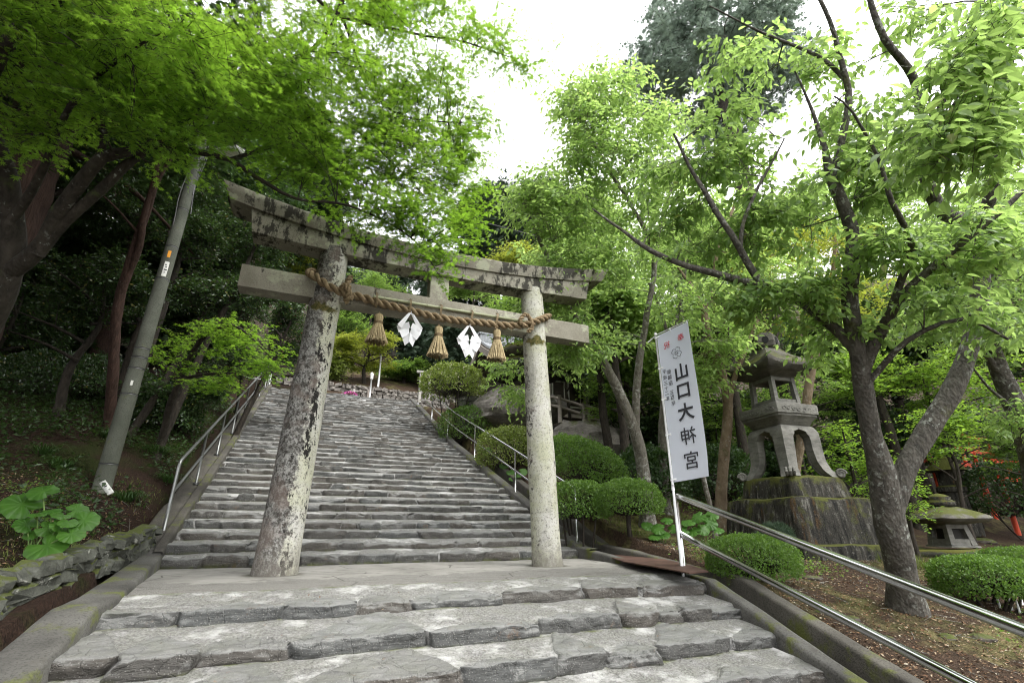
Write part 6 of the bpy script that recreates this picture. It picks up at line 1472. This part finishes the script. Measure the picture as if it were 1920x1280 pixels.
# ------------------------------------------------------------------ hall, rustic lantern, fences, lamp, poles
def mat_wood(name, a, b, sc_=(1.2, 1.2, 14)):
    t = NT(name); n = t.noise(4, 6, .7, t.mapco(sc_)); c = t.mix(t.ramp(n, (.3, 0.0), (.7, 1.0)), a, b); return t.done(t.principled(c, .8, t.bump(n, .4, .01), 0, .2))
M_wood = mat_wood('weathered_wood', (.17, .145, .125), (.36, .32, .28)); M_woodd = mat_wood('dark_wood', (.025, .02, .017), (.07, .055, .045)); M_woodp = mat_wood('pale_wood', (.34, .32, .29), (.55, .53, .49))
t = NT('roof_tile'); co = t.sep(); wv = t.n('TexWave', bands_direction='X'); wv.inputs['Scale'].default_value = 2.2; wv.inputs['Distortion'].default_value = .6; t.set(wv.inputs[0], t.co)
M_tile = t.done(t.principled(t.mix(t.noise(5, 5), (.24, .25, .27), (.46, .475, .50)), .45, t.bump(wv.outputs['Fac'], .8, .04), 0, .4))
t = NT('bark_thatch'); M_thatch = t.done(t.principled(t.mix(t.ramp(t.noise(7, 7, .75), (.35, 0.0), (.65, 1.0)), (.07, .058, .045), (.24, .21, .17)), .9, t.bump(t.noise(30, 5), .8, .03), 0, .15))
hb = np.array((8.6, 18.6, 4.2)); hall = thing('shrine_hall', 'wooden shrine hall with a tiled ridge and bark thatched eaves behind the azalea', 'building', hb)
RZ, EZ = 7.92, 6.75; x0, x1 = 6.75, 13.0
# roof with a sag: ridge along X
t_ = np.linspace(0, 1, 9); xs = np.linspace(x0 - .25, x1, 14)
def roof_sheet(y_dir, f0, f1, dz, thick, mat, name):
    m = MB(); f = np.linspace(f0, f1, 8)
    z = RZ - (RZ - EZ) * (1 - (1 - f) ** 1.5) + dz; y = 18.6 + y_dir * f * 2.6
    up = np.array([[(x, yy_, z_ + .10 * ((x - (x0 + x1) / 2) / 3.2) ** 2) for yy_, z_ in zip(y, z)] for x in xs]); m.grid(up, flip=(y_dir > 0)); m.grid(up - (0, 0, thick), flip=(y_dir < 0))
    for e in (0, -1):
        m.grid(np.stack([up[:, e], up[:, e] - (0, 0, thick)], 1)); m.grid(np.stack([up[e], up[e] - (0, 0, thick)], 1))
    return m.build(name, mat, hall, True, 40)
for s_ in (-1, 1):
    roof_sheet(s_, 0.02, .42, .10, .10, M_tile, 'tiled_roof'); roof_sheet(s_, .05, 1.0, 0, .16, M_thatch, 'thatched_eave')
m = MB(); m.bar((x0 - .3, 18.6, RZ + .28), (x1, 18.6, RZ + .28), .34, .36); m.bar((x0 - .35, 18.6, RZ + .5), (x1, 18.6, RZ + .5), .42, .10); m.build('ridge', M_tile, hall, False)
m = MB()
for s_ in (-1, 1):
    f = np.linspace(0, 1, 8); y = 18.6 + s_ * f * 2.65; z = RZ - (RZ - EZ) * (1 - (1 - f) ** 1.5) - .12
    for i in range(7): m.bar((x0 - .3, y[i], z[i]), (x0 - .3, y[i + 1], z[i + 1]), .08, .26)
m.build('bargeboard', M_wood, hall, False)
for x in (7.1, 8.9, 10.7, 12.5):
    for y in (17.0, 20.2):
        m = MB(); m.box((x, y, 5.65), (.22, .22, 2.9)); m.build('post', M_wood, hall, True, 40)
m = MB(); m.box((9.8, 17.06, 5.3), (5.3, .06, 2.0)); m.box((7.12, 18.6, 5.3), (.06, 3.1, 2.0)); m.build('wall', M_woodd, hall, True, 40)
m = MB(); m.box((9.8, 17.0, 6.5), (5.8, .16, .2)); m.box((9.8, 16.98, 4.75), (5.8, .14, .16)); m.box((7.1, 18.6, 6.5), (.16, 3.4, .2)); m.build('beam', M_wood, hall, True, 40)
for x in (7.6, 8.35, 9.4, 10.15):
    wn = MB(); wn.box((x, 17.015, 5.65), (.62, .05, 1.1)); w_ = wn.build('window', M_woodp, hall, True, 40)
    wn = MB(); wn.box((x, 16.985, 5.65), (.48, .02, .95)); wn.build('pane', M_woodd, w_, True, 40)
# rustic lantern on the boulder
rb = P(975, 735, 16.4); rl_ = thing('rustic_lantern', 'rustic lantern of piled natural stones with a mossy cap on the undercut boulder', 'stone lantern', rb); sc1 = 16.4 / FPX
def pile(name, py, rx, ry, rd, mat, seed, amp=.12, px=985):
    m = MB(); c = P(px, py, 16.4); m.blob((0, 0, 0), (rx * sc1, rd, ry * sc1), 30, 18, amp, 1.4, seed); v = m.v[0]; m.v[0] = c + RV * v[:, 0:1] + FH * v[:, 1:2] + np.array((0, 0, 1.0)) * v[:, 2:3]; return m.build(name, mat, rl_)
pile('base_disc', 709, 63, 10, .75, M_plinth, 3, .06); pile('fire_box', 684, 44, 20, .55, M_plinth, 4, .10); pile('pedestal', 722, 30, 10, .4, M_boulder, 6)
M_mcap = mat_rock('mossy_cap_stone', (.06, .055, .04), (.12, .11, .08), .42, .8, ((.05, .06, .012), (.13, .13, .03))); pile('cap', 658, 46, 15, .62, M_mcap, 5, .10)
# log fence
def log_fence(label, pts, h, seed):
    th = thing('log_fence', label, 'fence', pts[0])
    for a in pts:
        m = MB(); m.tube([np.array(a) - (0, 0, .2), np.array(a) + (0, 0, h)], .066, 10, True, .06, seed); m.build('post', M_wood, th)
    for a, b in zip(pts[:-1], pts[1:]):
        for z in (.45, .85):
            m = MB(); m.tube([np.array(a) + (0, 0, h * z), np.array(b) + (0, 0, h * z)], .046, 10, True, .06, seed + 1); m.build('rail', M_wood, th)
log_fence('brown log fence on the terrace edge above the rock slope', [P(1004, 772, 15.3), P(1050, 781, 15.4), P(1096, 795, 15.5), P(1136, 803, 15.6), P(1180, 813, 15.8)], .70, 5)
# dark shed boards at the top of the steps
sh = thing('board_fence', 'dark board fence beside the terrace at the top of the steps', 'fence', P(525, 735, 23.5)); s2 = 23.5 / FPX
for i in range(9):
    m = MB(); c = P(503 + i * 6.2, 716, 23.5 + .1 * i); m.box(c, (.15, .05, .95), -.3, 1, .008); m.build('board', M_woodd, sh, True, 40)
m = MB(); m.bar(P(498, 703, 23.4), P(556, 701, 24.4), .12, .10); m.build('cap_rail', M_woodd, sh, False)
# terrace rail, lamp, pole, sign frame
th = thing('rail_fence', 'low pale wooden rail fence before the rubble wall at the top of the steps', 'fence', P(612, 742, 24)); 
for i in range(4):
    m = MB(); c = P(608 + 27 * i, 744 + i * 2.0, 24); m.box(c + (0, 0, .15), (.10, .10, .75)); m.build('post', M_woodp if i < 3 else M_wood, th, True, 40)
for dz in (.12, .42):
    m = MB(); m.bar(P(600, 743, 24) + (0, 0, dz), P(670, 748.5, 24) + (0, 0, dz), .05, .07); m.build('rail', M_woodp, th, False)
lb_ = P(692, 752, 22.5); lp_ = thing('lamp_post', 'white lamp post with a lantern head at the top of the steps', 'lamp post', lb_); top = P(697, 706, 22.5)
m = MB(); m.tube([lb_ - (0, 0, .3), np.array((lb_[0], lb_[1], top[2]))], .04, 10); m.build('post', mw, lp_)
m = MB(); m.lathe([(.03, -.02), (.07, .0), (.085, .22), (.10, .24), (.02, .34)], (lb_[0], lb_[1], top[2]), 8); m.build('lantern_head', mat_plain('opal_glass', (.78, .78, .74), .4), lp_, True, 30)
fb = P(708, 732, 27); m = MB(); m.tube([fb - (0, 0, .5), np.array((fb[0], fb[1], P(710, 654, 27)[2]))], [.065, .04], 10); tag(m.build('tall_pole', mw), 'tall plain white pole in front of the rounded yellow green maple', 'pole')
sg_ = thing('sign_frame', 'pale wooden sign frame with a cap beam beside the tall azalea', 'sign', P(792, 755, 20))
for px, py0, py1, n_ in ((790, 697, 760, 'post'), (806, 700, 752, 'post')):
    a, b = P(px, py0, 19.5), P(px, py1, 19.5); m = MB(); m.bar(np.array((a[0], a[1], b[2])), a, .10, .10, up=(0, 1, 0)); m.build(n_, M_woodp, sg_, False)
m = MB(); m.bar(P(782, 696.5, 19.5), P(815, 699, 19.5), .16, .07); m.build('cap_beam', M_woodp, sg_, False)
m = MB(); m.bar(P(790, 735, 19.5), P(806, 735, 19.5), .04, .06); m.bar(P(790, 750, 19.5), P(806, 750, 19.5), .04, .06); m.build('crosspiece', M_woodp, sg_, False)
# white stakes under the bush with bare stems
for i, (px, py) in enumerate(((1876, 1140), (1899, 1146), (1914, 1152), (1918, 1134))):
    p = G(px, py, 0, 3.5); m = MB(); m.tube([p - (0, 0, .03), p + (0, 0, .13), p + (0, 0, .15)], [.012, .012, .005], 8)
    tag(m.build('garden_stake', mw), 'short white garden stake under the bush with bare stems', 'stake', 'white stakes under the bush')

# ------------------------------------------------------------------ litter, grass, pebbles (stuff nobody could count)
def scatter(n, xlo, xhi, ylo, yhi, seed, dens=None, lim=.0):
    R_ = np.random.default_rng(seed); x = R_.uniform(xlo, xhi, n); y = R_.uniform(ylo, yhi, n)
    ok = np.ones(n, bool)
    if dens is not None: ok &= dens(x, y) + R_.normal(0, .12, n) > lim
    x, y = x[ok], y[ok]; return np.stack([x, y, zg(x, y)], -1), R_
t = NT('leaf_litter'); r = t.geo('Random Per Island')
M_litter = t.done(t.principled(t.ramp(r, (0, (.045, .026, .016)), (.35, (.13, .07, .04)), (.65, (.22, .135, .075)), (.85, (.30, .23, .15)), (1, (.40, .36, .28))), .85, None, 0, .2))
m = MB()
for n, xa, xb, ya, yb, sd_ in ((60000, 4.2, 11.5, .8, 7.2, 1), (22000, -5.5, -1.95, 3.0, 9.5, 2), (1500, 5, 9, 7, 11, 4)):
    p, R_ = scatter(n, xa, xb, ya, yb, sd_)
    if xa > 0: k = p[:, 0] > xr_edge(p[:, 1]) + .75; p = p[k]
    k = len(p); put_leaves(m, p + (0, 0, .012), R_.normal(size=(k, 3)) * (1, 1, .25), np.array((0, 0, 1.0)) + R_.normal(size=(k, 3)) * .35, R_.uniform(.012, .05, k) * (R_.random(k) ** .5), 'simple')
kind(m.build('leaf_litter', M_litter, None, False), 'stuff')
m = MB(); p, R_ = scatter(700, 4.4, 11, 1.0, 7.5, 15); p2, _r = scatter(300, -5, -1.95, 3.5, 9.5, 16); p = np.vstack([p[p[:, 0] > xr_edge(p[:, 1]) + .75], p2])
a_ = R_.uniform(0, 6.28, len(p)); L_ = R_.uniform(.04, .22, len(p)); q = p + np.stack([np.cos(a_) * L_, np.sin(a_) * L_, R_.normal(0, .012, len(p))], -1); q[:, 2] += zg(q[:, 0], q[:, 1]) - p[:, 2]; put_twigs(m, p + (0, 0, .01), q + (0, 0, .012), .004, .002); kind(m.build('fallen_twigs', B_pale, None, False), 'stuff')
# low dark ground cover on the wooded bank
m = MB(); p, R_ = scatter(42000, -9, -2.0, 6.3, 17, 17, lambda x, y: fbm(np.stack([x * .9, y * .9, x * 0], -1), 43, 4) + .35 * smooth01(y, 7, 10), .10); k = len(p)
put_leaves(m, p + np.array((0, 0, 1.0)) * (R_.random((k, 1)) ** 1.5 * .24 + .015), R_.normal(size=(k, 3)) * (1, 1, .35) + (0, 0, .2), np.array((0, 0, 1.0)) + R_.normal(size=(k, 3)) * .5, R_.uniform(.04, .10, k), 'simple'); kind(m.build('ground_cover', L_dark, None, False), 'stuff')
m = MB(); p, R_ = scatter(16000, 5.2, 14, 7.2, 14, 18, lambda x, y: fbm(np.stack([x * .8, y * .8, x * 0], -1), 44, 4) + .1 * (y - 8), .25); k = len(p)
put_leaves(m, p + np.array((0, 0, 1.0)) * (R_.random((k, 1)) ** 1.5 * .26 + .015), R_.normal(size=(k, 3)) * (1, 1, .35) + (0, 0, .2), np.array((0, 0, 1.0)) + R_.normal(size=(k, 3)) * .5, R_.uniform(.04, .10, k), 'simple'); kind(m.build('ground_cover', L_mid, None, False), 'stuff')
# a few fallen leaves on the steps
m = MB(); R_ = np.random.default_rng(77); k = 60; x = R_.uniform(-1, 4.1, k); y = R_.uniform(3.6, 5.4, k); z = np.interp(y, [3.54, 4.02, 4.06, 4.59, 4.63, 5.4], [-.335, -.30, -.19, -.15, -.04, .0]) + .014
put_leaves(m, np.stack([x, y, z], -1), R_.normal(size=(k, 3)) * (1, 1, .1), np.array((0, 0, 1.0)) + R_.normal(size=(k, 3)) * .2, R_.uniform(.012, .03, k), 'simple'); kind(m.build('fallen_leaves', M_litter, None, False), 'stuff')
def blades(p, R_, h, w, m):
    n = len(p); a = R_.uniform(0, 6.28, n); d = np.stack([np.cos(a), np.sin(a), 0 * a], -1); s = np.stack([-d[:, 1], d[:, 0], 0 * a], -1) * w
    hh = (h * R_.uniform(.4, 1.2, n))[:, None]; tip = p + d * hh * R_.uniform(.2, .9, n)[:, None] + np.array((0, 0, 1.0)) * hh
    m.add(np.stack([p - s, p + s, tip], 1).reshape(-1, 3), np.arange(3 * n).reshape(-1, 3))
m = MB(); nz = lambda x, y: fbm(np.stack([x * .5, y * .5, x * 0], -1), 3, 4) * 2 + .2
p, R_ = scatter(26000, 5.0, 9.5, 5.2, 9.0, 5, lambda x, y: np.clip(nz(x, y), -1, 1)); p = p[p[:, 0] > xr_edge(p[:, 1]) + .78]; blades(p, R_, .05, .0035, m)
p, R_ = scatter(5000, 5.0, 11, 1.5, 5.2, 6, lambda x, y: nz(x, y), .45); p = p[p[:, 0] > xr_edge(p[:, 1]) + .78]; blades(p, R_, .05, .0035, m)
p, R_ = scatter(9000, -5, -1.95, 4.5, 10, 7, lambda x, y: nz(x, y), .35); blades(p, R_, .05, .0035, m)
p, R_ = scatter(1800, 8.6, 9.6, 5.0, 6.4, 8); blades(p, R_, .16, .004, m)
m2 = MB()
for cx_, cy_, n_ in ((7.2, 2.9, 500), (6.4, 2.2, 420), (8.2, 3.2, 500), (6.9, 5.2, 260), (5.9, 6.2, 300), (9.2, 4.4, 400), (7.7, 2.2, 500), (-2.4, 6.8, 260), (-2.9, 8.0, 300)):
    R2_ = np.random.default_rng(int(cx_ * 100 + cy_ * 10) + 5000); q = np.stack([R2_.normal(cx_, .22, n_), R2_.normal(cy_, .22, n_)], -1); q = np.concatenate([q, zg(q[:, 0], q[:, 1])[:, None] + .01 + R2_.random((n_, 1)) ** 2 * .13], 1)
    put_leaves(m2, q, R2_.normal(size=(n_, 3)) * (1, 1, .4), np.array((0, 0, 1.0)) + R2_.normal(size=(n_, 3)) * .5, R2_.uniform(.015, .045, n_), 'round')
kind(m2.build('weeds', L_mid, None, False), 'stuff')
kind(m.build('grass', mat_leaf('short_grass', (.07, .11, .02), (.19, .20, .05), (.15, .22, .03), .35), None, False), 'stuff')
# ------------------------------------------------------------------ camera, world, light
cam = bpy.data.objects.new('camera', bpy.data.cameras.new('camera')); COL.objects.link(cam)
cam.location = EYE; cam.rotation_euler = (math.pi / 2 + PITCH, 0, -YAW)
cam.data.lens = 17.004; cam.data.sensor_width = 36; cam.data.clip_end = 2000; cam.data.clip_start = .05
sc.camera = cam
w = bpy.data.worlds.new('World'); sc.world = w; w.use_nodes = True
nt = w.node_tree; nt.nodes.clear()
sky = nt.nodes.new('ShaderNodeTexSky'); sky.sky_type = 'NISHITA'; sky.sun_disc = False
SUN_EL, SUN_AZ = RAD(58), RAD(150)      # azimuth clockwise from +Y
sky.sun_elevation = SUN_EL; sky.sun_rotation = SUN_AZ; sky.air_density = 1.0; sky.dust_density = 4.0; sky.ozone_density = 1.0
hs = nt.nodes.new('ShaderNodeHueSaturation'); hs.inputs['Saturation'].default_value = .12
bg = nt.nodes.new('ShaderNodeBackground'); bg.inputs[1].default_value = .15
wo = nt.nodes.new('ShaderNodeOutputWorld')
cl = nt.nodes.new('ShaderNodeMix'); cl.data_type = 'RGBA'; cl.inputs[0].default_value = .6; cl.inputs[7].default_value = (7.6, 7.6, 7.8, 1)   # bright even cloud layer
nt.links.new(sky.outputs[0], hs.inputs['Color']); nt.links.new(hs.outputs[0], cl.inputs[6]); nt.links.new(cl.outputs[2], bg.inputs[0]); nt.links.new(bg.outputs[0], wo.inputs[0])
sd = bpy.data.lights.new('sun', 'SUN'); sd.energy = .6; sd.angle = RAD(25); sd.color = (1, .97, .92)
so = bpy.data.objects.new('sun', sd); COL.objects.link(so)
dirv = Vector((math.sin(SUN_AZ) * math.cos(SUN_EL), math.cos(SUN_AZ) * math.cos(SUN_EL), math.sin(SUN_EL)))
so.rotation_euler = dirv.to_track_quat('Z', 'Y').to_euler(); so.location = (0, 0, 40)
sc.view_settings.view_transform = 'Standard'; sc.view_settings.look = 'None'; sc.view_settings.gamma = 1; sc.view_settings.exposure = 2.0
try: sc.view_settings.use_curve_mapping = False
except Exception: pass
cy = sc.cycles
cy.max_bounces = 6; cy.diffuse_bounces = 3; cy.glossy_bounces = 2; cy.transmission_bounces = 5; cy.transparent_max_bounces = 4
cy.use_denoising = True; cy.filter_width = 1.1
cy.caustics_reflective = False; cy.caustics_refractive = False
cy.sample_clamp_indirect = 6
